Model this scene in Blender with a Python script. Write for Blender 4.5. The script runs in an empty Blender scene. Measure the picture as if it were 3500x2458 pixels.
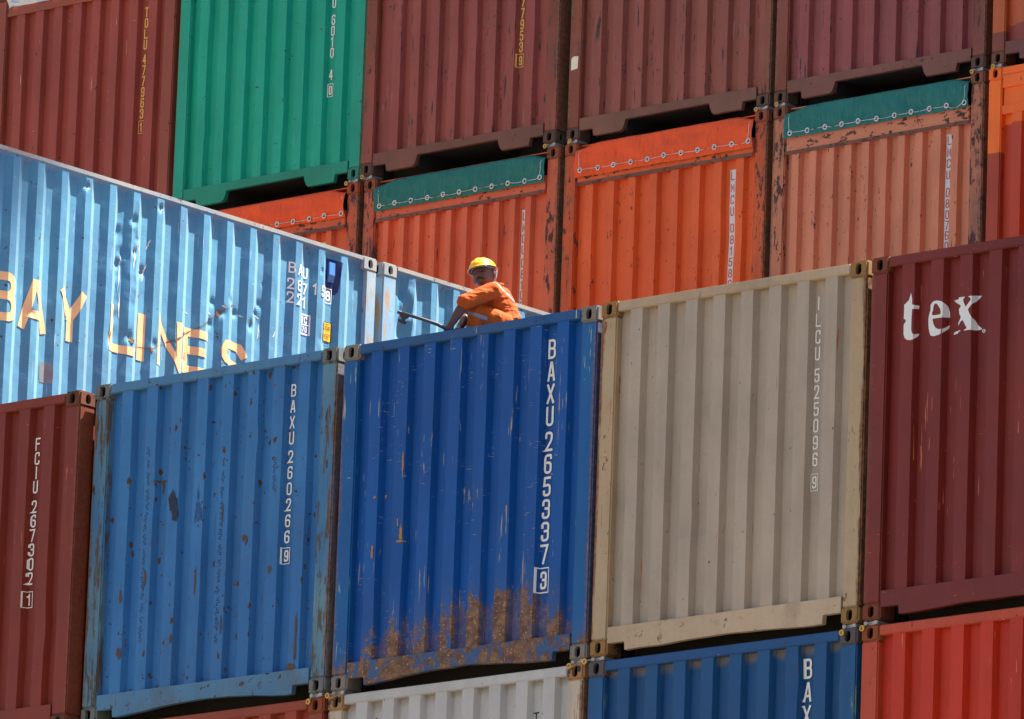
import bpy, bmesh, math, random
from math import sin, cos, pi, radians
from mathutils import Vector, Matrix, noise

sc = bpy.context.scene
# ------------------------------------------------------------------ camera
CAMP = Vector((43.2946, -48.0099, -12.5152)); YAW = 0.7144; PIT = 0.2287; ROL = 0.0363
d = Vector((-sin(YAW)*cos(PIT), cos(YAW)*cos(PIT), sin(PIT)))
R0 = Vector((cos(YAW), sin(YAW), 0)); U0 = R0.cross(d)
Rr = cos(ROL)*R0 + sin(ROL)*U0; Ur = -sin(ROL)*R0 + cos(ROL)*U0
cam = bpy.data.cameras.new('camera'); camo = bpy.data.objects.new('camera', cam)
sc.collection.objects.link(camo); sc.camera = camo
cam.sensor_width = 36; cam.lens = 30892.67/3500*36; cam.clip_start = 1; cam.clip_end = 5000
camo.matrix_world = Matrix(((Rr.x, Ur.x, -d.x, CAMP.x), (Rr.y, Ur.y, -d.y, CAMP.y), (Rr.z, Ur.z, -d.z, CAMP.z), (0, 0, 0, 1)))
# ------------------------------------------------------------------ light
SUN = Vector((1.0, 1.85, 4.9)).normalized()
elev = math.asin(SUN.z); 
w = bpy.data.worlds.new('World'); sc.world = w; w.use_nodes = True
nt = w.node_tree; bg = nt.nodes['Background']
sky = nt.nodes.new('ShaderNodeTexSky'); sky.sky_type = 'NISHITA'; sky.sun_disc = False
sky.sun_elevation = elev; sky.sun_rotation = math.atan2(SUN.x, SUN.y); sky.air_density = 1.0; sky.dust_density = 3.0; sky.ozone_density = 0.0
nt.links.new(sky.outputs[0], bg.inputs[0]); bg.inputs[1].default_value = 0.05
sl = bpy.data.lights.new('sun', 'SUN'); sl.energy = 5.0; sl.angle = radians(0.5); sl.color = (1.0, 0.95, 0.88)
so = bpy.data.objects.new('sun', sl); sc.collection.objects.link(so)
so.rotation_euler = SUN.to_track_quat('Z', 'Y').to_euler()
sc.view_settings.view_transform = 'Standard'; sc.view_settings.look = 'None'; sc.view_settings.gamma = 1
sc.view_settings.exposure = 2.22
sc.render.resolution_x = 1024; sc.render.resolution_y = 719

# ------------------------------------------------------------------ helpers
def lin(c):
    return tuple(((v/255)/12.92 if v/255 <= 0.04045 else ((v/255+0.055)/1.055)**2.4) for v in c) + (1,)
def link(o, parent=None):
    sc.collection.objects.link(o)
    if parent: o.parent = parent
    return o
def tag(o, label=None, cat=None, group=None, kind=None):
    if label: o['label'] = label
    if cat: o['category'] = cat
    if group: o['group'] = group
    if kind: o['kind'] = kind
    return o
def empty(name, loc, rz=0):
    o = bpy.data.objects.new(name, None); sc.collection.objects.link(o); o.location = loc; o.rotation_euler = (0, 0, rz)
    o.empty_display_size = 0.3
    return o
class MB:
    def __init__(s): s.v = []; s.f = []
    def add(s, vs, fs):
        n = len(s.v); s.v += [tuple(v) for v in vs]; s.f += [tuple(i+n for i in f) for f in fs]
    def box(s, x0, x1, y0, y1, z0, z1):
        s.add([(x0,y0,z0),(x1,y0,z0),(x1,y1,z0),(x0,y1,z0),(x0,y0,z1),(x1,y0,z1),(x1,y1,z1),(x0,y1,z1)],
              [(0,3,2,1),(4,5,6,7),(0,1,5,4),(1,2,6,5),(2,3,7,6),(3,0,4,7)])
    def prism(s, pts, a0, a1, axis='y'):
        # pts: 2D outline; extruded along axis
        n = len(pts)
        def P(p, a): return (p[0], a, p[1]) if axis == 'y' else ((a, p[0], p[1]) if axis == 'x' else (p[0], p[1], a))
        s.add([P(p, a0) for p in pts]+[P(p, a1) for p in pts],
              [tuple(range(n)), tuple(range(2*n-1, n-1, -1))]+[(i, (i+1) % n+0, (i+1) % n+n, i+n) for i in range(n)])
    def tube(s, pts, r, seg=8, cap=True):
        pts = [Vector(p) for p in pts]; rings = []
        rr = r if isinstance(r, (list, tuple)) else [r]*len(pts)
        up = Vector((0, 0, 1))
        for i, p in enumerate(pts):
            t = (pts[min(i+1, len(pts)-1)]-pts[max(i-1, 0)]).normalized()
            if abs(t.dot(up)) > 0.95: up = Vector((1, 0, 0))
            a = t.cross(up).normalized(); b = t.cross(a).normalized()
            rings.append([p+(a*cos(2*pi*k/seg)+b*sin(2*pi*k/seg))*rr[i] for k in range(seg)])
        vs = [v for r_ in rings for v in r_]; fs = []
        for i in range(len(pts)-1):
            for k in range(seg):
                k2 = (k+1) % seg; fs.append((i*seg+k, i*seg+k2, (i+1)*seg+k2, (i+1)*seg+k))
        if cap: fs += [tuple(range(seg))[::-1], tuple((len(pts)-1)*seg+k for k in range(seg))]
        s.add(vs, fs)
    def torus(s, c, R, r, ax='y', n=20, m=8):
        vs = []; fs = []
        for i in range(n):
            a = 2*pi*i/n
            for j in range(m):
                b = 2*pi*j/m; q = R+r*cos(b); h = r*sin(b)
                if ax == 'y': vs.append((c[0]+q*cos(a), c[1]+h, c[2]+q*sin(a)))
                elif ax == 'x': vs.append((c[0]+h, c[1]+q*cos(a), c[2]+q*sin(a)))
                else: vs.append((c[0]+q*cos(a), c[1]+q*sin(a), c[2]+h))
                fs.append((i*m+j, ((i+1) % n)*m+j, ((i+1) % n)*m+(j+1) % m, i*m+(j+1) % m))
        s.add(vs, fs)
    def build(s, name, mat, parent=None, smooth=False, bevel=0, data_only=False):
        me = bpy.data.meshes.new(name); me.from_pydata(s.v, [], s.f); me.validate(clean_customdata=False)
        bm = bmesh.new(); bm.from_mesh(me)
        bmesh.ops.recalc_face_normals(bm, faces=bm.faces)
        if bevel: bmesh.ops.bevel(bm, geom=[e for e in bm.edges if len(e.link_faces) == 2 and e.calc_face_angle(0) > 0.6], offset=bevel, segments=2, affect='EDGES', clamp_overlap=True)
        bm.to_mesh(me); bm.free()
        if mat: me.materials.append(mat)
        if smooth: me.shade_smooth()
        o = bpy.data.objects.new(name, me)
        return link(o, parent)

# ------------------------------------------------------------------ materials
class NT:
    def __init__(s, name):
        s.m = bpy.data.materials.new(name); s.m.use_nodes = True; s.t = s.m.node_tree; s.b = s.t.nodes['Principled BSDF']
    def n(s, typ, ins={}, **kw):
        q = s.t.nodes.new('ShaderNode'+typ)
        for k, v in kw.items(): setattr(q, k, v)
        for k, v in ins.items(): s.set(q, k, v)
        return q
    def set(s, q, k, v):
        if isinstance(v, bpy.types.NodeSocket): s.t.links.new(v, q.inputs[k])
        else: q.inputs[k].default_value = v
    def math(s, op, a, b=0.0, c=0.0, clamp=False):
        q = s.t.nodes.new('ShaderNodeMath'); q.operation = op; q.use_clamp = clamp
        for i, v in enumerate((a, b, c)): s.set(q, i, v)
        return q.outputs[0]
    def ss(s, v, lo, hi):
        q = s.n('MapRange', {0: v, 1: lo, 2: hi}, interpolation_type='SMOOTHSTEP'); return q.outputs[0]
    def mix(s, f, a, b, mode='MIX'):
        q = s.t.nodes.new('ShaderNodeMix'); q.data_type = 'RGBA'; q.blend_type = mode
        s.set(q, 0, f); s.set(q, 6, a); s.set(q, 7, b); return q.outputs[2]
    def noise(s, vec, scale, detail=3, rough=0.55, sc3=None):
        if sc3: vec = s.n('VectorMath', {0: vec, 1: sc3}, operation='MULTIPLY').outputs[0]
        return s.n('TexNoise', {'Vector': vec, 'Scale': scale, 'Detail': detail, 'Roughness': rough}).outputs[0]
RUST = lin((96, 68, 52)); RUST2 = lin((134, 102, 72)); DARK = lin((52, 44, 42))
def paint(name, col, seed=0, col2=None, var=0.12, streak=0.12, chips=0.0, chipc=DARK, chipscale=16, chipz=1.0, peel=0.0, peelc=None,
          scr=0.0, scrc=None, low=0.0, lowpow=None, rough=0.5, split=None, splitc=None, spots=0.0, ridge_only=False, bump=0.15, grime=0.0, sheen=0.0, edge=0.0, topdirt=0.0, metal=0):
    N = NT(name)
    tc = N.n('TexCoord').outputs['Object']
    v = N.n('VectorMath', {0: tc, 1: (seed*3.17, seed*1.31, seed*2.23)}, operation='ADD').outputs[0]
    xyz = N.n('SeparateXYZ', {0: tc}); Z = xyz.outputs[2]; Yc = xyz.outputs[1]; Xc = xyz.outputs[0]
    c = lin(col)
    base = N.mix(N.ss(N.noise(v, 0.9, 4), 0.3, 0.7), c, lin(col2) if col2 else tuple(x*(1-var) for x in c[:3])+(1,))
    if split:
        f = N.ss(N.math('ADD', Z, N.math('MULTIPLY', N.noise(v, 6), 0.004)), split-0.004, split+0.004)
        base = N.mix(f, base, lin(splitc))
    st = N.noise(v, 1.0, 3, 0.6, (14, 14, 0.5))
    base = N.mix(1.0, base, N.n('CombineColor', {0: N.math('MULTIPLY_ADD', st, streak*2, 1-streak), 1: N.math('MULTIPLY_ADD', st, streak*2, 1-streak), 2: N.math('MULTIPLY_ADD', st, streak*2, 1-streak)}).outputs[0], 'MULTIPLY')
    fn = N.noise(v, 45, 3, 0.6)
    g = N.math('MULTIPLY_ADD', fn, 0.16, 0.92)
    base = N.mix(1.0, base, N.n('CombineColor', {0: g, 1: g, 2: g}).outputs[0], 'MULTIPLY')
    g2_ = N.math('MULTIPLY_ADD', N.ss(N.noise(v, 2.6, 5, 0.62, (1, 1, 0.45)), 0.3, 0.7), 0.16, 0.92)
    base = N.mix(1.0, base, N.n('CombineColor', {0: g2_, 1: g2_, 2: g2_}).outputs[0], 'MULTIPLY')
    rustf = None
    def over(f, color):
        nonlocal base
        base = N.mix(f, base, color)
    if grime:
        gm = N.math('MULTIPLY', N.ss(N.noise(v, 2.2, 5, 0.65), 0.52, 0.75), grime); over(gm, lin((88, 74, 62)))
    if peel:
        pn = N.noise(v, 3.0, 6, 0.7, (7, 7, 0.8)); pm = N.ss(pn, 0.62-peel*0.25, 0.64-peel*0.25); over(pm, lin(peelc) if peelc else DARK)
    if scr:
        s1 = N.noise(v, 1.0, 2, 0.5, (60, 60, 3.0)); s2 = N.noise(v, 2.3, 3, 0.6)
        sm = N.math('MULTIPLY', N.ss(s1, 0.715-scr*0.06, 0.73-scr*0.06), N.ss(s2, 0.52, 0.58)); over(sm, lin(scrc) if scrc else lin((190, 180, 165)))
        s3 = N.noise(v, 1.0, 2, 0.5, (16, 16, 110)); s4 = N.noise(v, 3.1, 3, 0.6)
        sm = N.math('MULTIPLY', N.ss(s3, 0.735-scr*0.06, 0.75-scr*0.06), N.ss(s4, 0.54, 0.6)); over(sm, lin(scrc) if scrc else lin((190, 180, 165)))
    bh = None
    if chips:
        cn = N.noise(v, chipscale, 6, 0.68, (1, 1, chipz)); cm = N.noise(v, 1.7, 3, 0.6)
        th = N.math('MULTIPLY_ADD', cm, -0.20, 0.775-chips*0.11)
        cf = N.ss(N.math('SUBTRACT', cn, th), 0.0, 0.012)
        over(cf, N.mix(N.ss(N.noise(v, 30, 3), 0.4, 0.65), chipc, RUST)); rustf = cf
    if spots:
        vo = N.n('TexVoronoi', {'Vector': N.n('VectorMath', {0: v, 1: (1, 1, 0.6)}, operation='MULTIPLY').outputs[0], 'Scale': 15.0, 'Randomness': 1.0})
        rr = N.math('MULTIPLY', N.ss(N.noise(vo.outputs['Position'], 40, 0), 0.50, 0.72), 0.25*spots)
        dd = N.math('ADD', vo.outputs['Distance'], N.math('MULTIPLY_ADD', N.noise(v, 38, 4, 0.7), 0.62, -0.31))
        sf = N.math('LESS_THAN', dd, rr); over(sf, N.mix(N.noise(v, 25), RUST, DARK)); rustf = sf if rustf is None else N.math('MAXIMUM', rustf, sf)
    if edge:
        ax_ = N.math('ABSOLUTE', Xc)
        em = N.math('ADD', N.ss(ax_, 1.12, 1.219), N.math('MULTIPLY_ADD', N.noise(v, 1.0, 5, 0.7, (18, 18, 2.2)), 1.5, -1.05))
        over(N.math('MULTIPLY', N.ss(em, 0.35, 0.62), edge), N.mix(N.ss(N.noise(v, 30, 4), 0.4, 0.6), RUST, lin((134, 92, 58))))
    if low:
        # rust climbing from the bottom, patchy, mostly on the outermost faces
        hh = lowpow if lowpow is not None else 0.5
        zl = N.math('MULTIPLY_ADD', N.noise(v, 1.4, 4, 0.6), 0.5, hh-0.25)
        if ridge_only: zl = N.math('ADD', zl, N.math('MULTIPLY', N.ss(Xc, -1.1, 0.1), 0.32))
        if ridge_only: zl = N.math('SUBTRACT', zl, N.math('MULTIPLY', N.ss(Xc, 0.4, 1.1), 0.2))
        m1 = N.ss(N.math('SUBTRACT', zl, Z), -0.14, 0.42)
        nf = N.math('ADD', N.math('MULTIPLY', N.noise(v, 17, 7, 0.68, (1, 1, 0.6)), 0.55), N.math('MULTIPLY', N.noise(v, 5, 4, 0.6, (1, 1, 0.6)), 0.45))
        th = N.math('MULTIPLY_ADD', m1, -0.30*low, 0.62)
        m = N.ss(N.math('SUBTRACT', nf, th), -0.01, 0.05)
        if ridge_only: m = N.math('MULTIPLY', m, N.math('MULTIPLY_ADD', N.ss(Yc, 0.045, 0.02), 0.5, 0.5))
        m = N.math('MULTIPLY', m, N.ss(m1, 0.0, 0.12))
        over(N.math('MULTIPLY', N.math('MULTIPLY', m1, 0.35*low), N.ss(Yc, 0.05, 0.02) if ridge_only else 1.0), lin((104, 98, 92)))
        over(N.math('MULTIPLY', m, 0.92), N.mix(N.ss(N.noise(v, 12, 6, 0.7), 0.36, 0.66), RUST, RUST2))
        over(N.math('MULTIPLY', m, N.ss(N.noise(v, 60, 4, 0.7), 0.58, 0.66)), lin((188, 156, 112)))
        rustf = m if rustf is None else N.math('MAXIMUM', rustf, m)
    if topdirt:
        m = N.math('MULTIPLY', N.ss(N.math('ADD', Z, N.math('MULTIPLY', N.noise(v, 7), 0.12)), 2.49, 2.56), N.math('MULTIPLY', N.ss(Yc, 0.03, 0.05), topdirt)); over(m, lin((120, 108, 92)))
    N.set(N.b, 'Base Color', base)
    r = N.math('MULTIPLY_ADD', N.noise(v, 5, 3), 0.2, rough-0.1)
    if rustf is not None: r = N.math('MAXIMUM', r, N.math('MULTIPLY', rustf, 0.9))
    N.set(N.b, 'Roughness', r); N.b.inputs['Specular IOR Level'].default_value = 0.35; N.b.inputs['Metallic'].default_value = metal
    if sheen: N.b.inputs['Sheen Weight'].default_value = sheen; N.b.inputs['Sheen Roughness'].default_value = 0.6
    h = N.math('ADD', N.math('MULTIPLY', N.noise(v, 3.0, 3, 0.5), 1.0), N.math('MULTIPLY', fn, 0.06))
    if rustf is not None: h = N.math('ADD', h, N.math('MULTIPLY', N.math('MULTIPLY', rustf, N.noise(v, 50, 3)), 0.5))
    bp = N.n('Bump', {'Height': h, 'Strength': bump, 'Distance': 0.03}); N.set(N.b, 'Normal', bp.outputs[0])
    return N.m
def flat(name, col, rough=0.6, var=0.1, scale=20, metal=0.0, chip=0.0, chipc=None, spec=0.35, chs=40):
    N = NT(name); tc = N.n('TexCoord').outputs['Object']; c = lin(col)
    base = N.mix(N.noise(tc, scale, 4), tuple(x*(1-var) for x in c[:3])+(1,), tuple(min(1, x*(1+var)) for x in c[:3])+(1,))
    if chip: base = N.mix(N.ss(N.noise(tc, chs, 5, 0.7), 0.72-chip*0.2, 0.74-chip*0.2), base, lin(chipc))
    N.set(N.b, 'Base Color', base); N.b.inputs['Roughness'].default_value = rough; N.b.inputs['Metallic'].default_value = metal
    N.b.inputs['Specular IOR Level'].default_value = spec
    return N.m
M_hole = flat('dark_interior', (22, 18, 16), 0.9)
M_under = paint('underside_steel', (46, 40, 36), 50, chips=0.3, rough=0.8)
M_white = flat('white_lettering', (232, 232, 228), 0.5, 0.05)
M_yel = flat('ochre_lettering', (232, 178, 92), 0.5, 0.07)

# ------------------------------------------------------------------ container geometry
W = 2.438; H = 2.591; L = 6.058; HW = W/2
CX, CY, CZ = 0.162, 0.178, 0.118
def profile_end(n, ridge=0.110, slope=0.021, depth=0.055, u0=-HW+0.150, u1=HW-0.150, y0=0.012):
    """(u, y) breakpoints of an end wall with n outer ridges"""
    if isinstance(n, tuple):          # (first ridge left edge, pitch, count, ridge width)
        f0, pitch, cnt, ridge = n; slope = 0.018; p = [(u0, y0+depth)]
        for i in range(cnt):
            u = f0+i*pitch; p += [(u-slope, y0+depth), (u, y0), (u+ridge, y0), (u+ridge+slope, y0+depth)]
        p.append((u1, y0+depth)); return p
    inner = (u1-u0 - n*ridge - 2*n*slope)/(n+1)
    p = [(u0, y0+depth)]; u = u0
    for i in range(n):
        u += inner; p.append((u, y0+depth)); u += slope; p.append((u, y0)); u += ridge; p.append((u, y0)); u += slope; p.append((u, y0+depth))
    p.append((u1, y0+depth)); return p
def profile_side(y0, y1, edge_ref, x_out=HW-0.005, depth=0.036, ridge=0.072, slope=0.068, inner=0.070):
    pitch = ridge+2*slope+inner; p = []
    k0 = math.floor((y0+0.03-edge_ref)/pitch)
    k = k0
    p.append((y0, x_out-depth))
    while True:
        e = edge_ref+pitch*k; k += 1
        if e-ridge-slope < y0+0.01: continue
        if e+slope > y1-0.01: break
        p += [(e-ridge-slope, x_out-depth), (e-ridge, x_out), (e, x_out), (e+slope, x_out-depth)]
    p.append((y1, x_out-depth)); return p
def pval(prof, u):
    if u <= prof[0][0]: return prof[0][1]
    for (a, va), (b, vb) in zip(prof, prof[1:]):
        if a <= u <= b: return va+(vb-va)*(u-a)/max(b-a, 1e-9)
    return prof[-1][1]
def wob(u, z, s): return 0.0022*noise.noise(Vector((u*1.7+s*9.1, z*1.3, s*4.3)))
def end_wall(mat, parent, prof, z0, z1, seed, name='end_wall', y=None):
    m = MB(); nz = 44; nu = len(prof); rd = random.Random(int(seed)*7+3)
    dn = [(rd.uniform(-1, 1), rd.uniform(0.4, 2.3), rd.uniform(0.05, 0.16), rd.uniform(-0.004, 0.016)) for _ in range(7)]
    for k in range(nz+1):
        z = z0+(z1-z0)*k/nz
        for i_, (u, yy) in enumerate(prof):
            q = min(1, (z-z0)/0.15, (z1-z)/0.15); o_ = 0.003*noise.noise(Vector((u*2.5+seed*3.3, z*1.6, seed)))*q*(0 < i_ < nu-1)
            dd = sum(a*math.exp(-((u-du)/r)**2-((z-dz)/(r*1.4))**2) for du, dz, r, a in dn)*q
            m.v.append((u+o_, yy+wob(u, z, seed)+dd, z))
    for k in range(nz):
        for i in range(nu-1): m.f.append((k*nu+i, k*nu+i+1, (k+1)*nu+i+1, (k+1)*nu+i))
    return m.build(name, mat, parent)
def casting_mesh(seed, hx=1, hy=-1, top=True):
    """corner casting centred in x,y at its block; openings on the face hy*y and hx*x"""
    bm = bmesh.new()
    x0, x1, y0, y1, z0, z1 = -CX/2, CX/2, -CY/2, CY/2, 0, CZ
    cs = [bm.verts.new(p) for p in [(x0,y0,z0),(x1,y0,z0),(x1,y1,z0),(x0,y1,z0),(x0,y0,z1),(x1,y0,z1),(x1,y1,z1),(x0,y1,z1)]]
    faces = {'-z': (0,3,2,1), '+z': (4,5,6,7), '-y': (0,1,5,4), '+x': (1,2,6,5), '+y': (2,3,7,6), '-x': (3,0,4,7)}
    for k, f in faces.items(): bm.faces.new([cs[i] for i in f])
    es = [e for e in bm.edges]
    bmesh.ops.bevel(bm, geom=es, offset=0.013, segments=3, affect='EDGES')
    def hole(ax, sg, ow, oh):
        bm.faces.ensure_lookup_table()
        nrm = Vector((sg, 0, 0)) if ax == 'x' else Vector((0, sg, 0))
        f = max(bm.faces, key=lambda q: (q.calc_area() if q.normal.dot(nrm) > 0.99 else 0))
        c = f.calc_center_median(); t = Vector((0, 0, 1)).cross(nrm)
        ring = []
        n = 24
        for i in range(n):
            a = 2*pi*i/n; ca, sa = cos(a), sin(a)
            r = ow/2
            p = c + t*(r*ca) + Vector((0, 0, 1))*((oh/2-r)*(1 if sa > 0 else -1)*(min(1, abs(sa)*4)) + r*sa)
            ring.append(p)
        outer = list(f.verts)
        bmesh.ops.delete(bm, geom=[f], context='FACES_ONLY')
        rv = [bm.verts.new(p) for p in ring]; iv = [bm.verts.new(p-nrm*0.028) for p in ring]
        bv = [bm.verts.new(c+(p-c)*1.35-nrm*0.029) for p in ring]; cv = [bm.verts.new(c+(p-c)*1.2-nrm*0.085) for p in ring]
        # bridge outer polygon to ring by angle
        ed = []
        for i in range(n): ed.append(bm.edges.new((rv[i], rv[(i+1) % n])))
        oe = [bm.edges.get((outer[i], outer[(i+1) % len(outer)])) for i in range(len(outer))]
        bmesh.ops.triangle_fill(bm, use_beauty=True, use_dissolve=False, edges=oe+ed, normal=nrm)
        for A, B in ((rv, iv), (iv, bv), (bv, cv)):
            for i in range(n):
                q = bm.faces.new((A[i], A[(i+1) % n], B[(i+1) % n], B[i]))
                q.material_index = 0 if A is rv else 1
        q = bm.faces.new(cv); q.material_index = 1
    # triangle_fill may also fill the ring: remove any face lying inside it afterwards
    hole('y', hy, 0.052, 0.082)
    hole('x', hx, 0.056, 0.076)
    kill = []
    for f in bm.faces:
        c = f.calc_center_median()
        if abs(c.y-hy*CY/2) < 1e-3 and (c.x/0.024)**2+((c.z-CZ/2)/0.036)**2 < 1: kill.append(f)
        elif abs(c.x-hx*CX/2) < 1e-3 and (c.y/0.025)**2+((c.z-CZ/2)/0.034)**2 < 1: kill.append(f)
    if kill: bmesh.ops.delete(bm, geom=kill, context='FACES_ONLY')
    bmesh.ops.recalc_face_normals(bm, faces=bm.faces)
    me = bpy.data.meshes.new('corner_casting'); bm.to_mesh(me); bm.free(); return me
CAST = {}
def castings(parent, mat, rear=False, H=H):
    for sx in (-1, 1):
        for sy in ((-1, 1) if rear else (-1,)):
            for zt in (0, 1):
                key = (sx, sy, mat.name)
                if key not in CAST:
                    me = casting_mesh(0, sx, sy); me.materials.append(mat); me.materials.append(M_hole); CAST[key] = me
                o = bpy.data.objects.new('corner_casting', CAST[key]); link(o, parent)
                o.location = (sx*(HW-CX/2), CY/2 if sy < 0 else L-CY/2, 0 if zt == 0 else H-CZ)
def sill_outline(kind, seed=0):
    u = HW-CX; top = 0.200; n = 0.085
    rnd = random.Random(seed)
    if kind == 'arch':
        mid = [(-0.90, n), (-0.885, 0.012), (-0.56, 0.012), (-0.535, 0.03), (-0.515, 0.07), (-0.50, 0.118), (0.50, 0.124), (0.515, 0.07), (0.535, 0.03), (0.56, 0.012), (0.885, 0.012), (0.90, n)]
    else:
        hump = {'flat': 0.02, 'bow': 0.05, 'wave': 0.035}[kind]
        mid = [(-0.90, n), (-0.895, 0.022)]
        for i in range(21):
            t = -0.84+1.68*i/20
            mid.append((t, 0.022+hump*max(0, cos(t/0.84*pi/2))**1.3+0.007*noise.noise(Vector((t*5, seed*3.1, 0)))))
        mid += [(0.895, 0.022), (0.90, n)]
    return [(-u, top), (-u, n)]+mid+[(u, n), (u, top)]
def rail_text_profile(z): return z

# stroke lettering: each glyph a list of (points, closed, rounded)
def G(*s): return s
GL = {
 '0': G(([(0,0),(0,1),(1,1),(1,0)], 1, 1)), 'O': G(([(0,0),(0,1),(1,1),(1,0)], 1, 1)),
 '1': G(([(0.12,.80),(0.55,1),(0.55,0)], 0, 0)), 'I': G(([(0.5,0),(0.5,1)], 0, 0)),
 '2': G(([(0,.74),(0,1),(1,1),(1,.58),(0,0.0),(1,0)], 0, (1,2,3))),
 '3': G(([(0,.76),(0,1),(1,1),(1,.53),(.4,.53)], 0, 1), ([(.4,.53),(1,.53),(1,0),(0,0),(0,.24)], 0, 1)),
 '4': G(([(0.72,0),(0.72,1)], 0, 0), ([(0.66,1),(0,.28),(1,.28)], 0, 0)),
 '5': G(([(.95,1),(0.06,1),(0.0,.56),(1,.60),(1,0),(0,0),(0,.22)], 0, (3,4,5))),
 '6': G(([(1,.84),(1,1),(0,1),(0,0),(1,0),(1,.57),(0.05,.57)], 0, 1)),
 '7': G(([(0,1),(1,1),(.32,0)], 0, 0)),
 '8': G(([(.06,.53),(.06,1),(.94,1),(.94,.53)], 1, 1), ([(0,0),(0,.53),(1,.53),(1,0)], 1, 1)),
 '9': G(([(0,.16),(0,0),(1,0),(1,1),(0,1),(0,.43),(.95,.43)], 0, 1)),
 'A': G(([(0,0),(.42,1),(.58,1),(1,0)], 0, 0), ([(.17,.27),(.83,.27)], 0, 0)),
 'B': G(([(0,.53),(0,1),(.95,1),(.95,.53)], 1, (2,3)), ([(0,0),(0,.53),(1,.53),(1,0)], 1, (2,3))),
 'C': G(([(1,.76),(1,1),(0,1),(0,0),(1,0),(1,.24)], 0, 1)),
 'E': G(([(1,1),(0,1),(0,0),(1,0)], 0, 0), ([(0,.53),(.85,.53)], 0, 0)),
 'F': G(([(1,1),(0,1),(0,0)], 0, 0), ([(0,.53),(.85,.53)], 0, 0)),
 'L': G(([(0,1),(0,0),(1,0)], 0, 0)), 'M': G(([(0,0),(0,1),(.5,.25),(1,1),(1,0)], 0, 0)),
 'N': G(([(0,0),(0,1),(1,0),(1,1)], 0, 0)),
 'S': G(([(1,.80),(.86,.97),(.5,1),(.14,.97),(0,.80),(.02,.66),(.14,.57),(.86,.43),(.98,.34),(1,.2),(.86,.03),(.5,0),(.14,.03),(0,.2)], 0, 0)),
 'T': G(([(0,1),(1,1)], 0, 0), ([(.5,1),(.5,0)], 0, 0)), 'U': G(([(0,1),(0,0),(1,0),(1,1)], 0, 1)),
 'X': G(([(0,0),(1,1)], 0, 0), ([(0,1),(1,0)], 0, 0)), 'Y': G(([(0,1),(.5,.45),(.5,0)], 0, 0), ([(1,1),(.5,.45)], 0, 0)),
 'm': G(([(0,0),(0,.6),(.5,.6),(.5,0)], 0, 0), ([(.5,.6),(1,.6),(1,0)], 0, 0)), '.': G(([(.5,0),(.5,.08)], 0, 0)), ',': G(([(.5,.06),(.35,-.12)], 0, 0)),
 "'": G(([(.5,1),(.5,.75)], 0, 0)), '"': G(([(.35,1),(.35,.75)], 0, 0), ([(.7,1),(.7,.75)], 0, 0)),
 'worn': G(([(.25,.98),(.6,.9)], 0, 0)),
}
def roundpath(pts, closed, flags, R):
    n = len(pts); out = []
    for i, p in enumerate(pts):
        fl = flags if isinstance(flags, int) else (1 if i in flags else 0)
        if not fl or (not closed and i in (0, n-1)): out.append(p); continue
        a = Vector(pts[i-1]); b = Vector(p); c = Vector(pts[(i+1) % n])
        u = (a-b); v = (c-b); r = min(R, u.length*0.48, v.length*0.48); u.normalize(); v.normalize()
        for k in range(6):
            t = k/5; q0 = b+u*r*(1-t); q1 = b+v*r*t
            out.append(tuple(q0.lerp(q1, t)))
    return out
def ribbon(m, pts, closed, t, lay):
    """flat ribbon of width t along 2-D pts; z of the vertex holds the layer"""
    n = len(pts); Ls = []
    P = [Vector(p) for p in pts]
    for i in range(n):
        a = P[i-1] if (closed or i > 0) else None; b = P[i]; c = P[(i+1) % n] if (closed or i < n-1) else None
        d1 = (b-a).normalized() if a is not None else (c-b).normalized()
        d2 = (c-b).normalized() if c is not None else d1
        n1 = Vector((-d1.y, d1.x)); n2 = Vector((-d2.y, d2.x)); s = n1+n2
        if s.length < 1e-4: s = n1
        s.normalize(); k = 1/max(0.42, s.dot(n1)); off = s*(t/2*k)
        if a is None: b = b-d1*t/2
        if c is None: b = b+d2*t/2
        Ls.append((b+off, b-off))
    vs = [(q.x, q.y, lay) for pr in Ls for q in pr]; fs = []
    for i in range(n if closed else n-1):
        j = (i+1) % n; fs.append((2*i, 2*i+1, 2*j+1, 2*j))
    m.add(vs, fs)
def glyph(m, ch, cx, cz, w, h, t, base=0):
    if ch in '1': w_ = w*0.8
    for k, (pts, closed, fl) in enumerate(GL[ch]):
        q = [(cx+(p[0]-0.5)*(w-t), cz+(p[1]-0.5)*(h-t)) for p in pts]
        q = roundpath(q, closed, fl, w*0.38)
        ribbon(m, q, closed, t, base+k*0.0005)
BVH = {}
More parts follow.
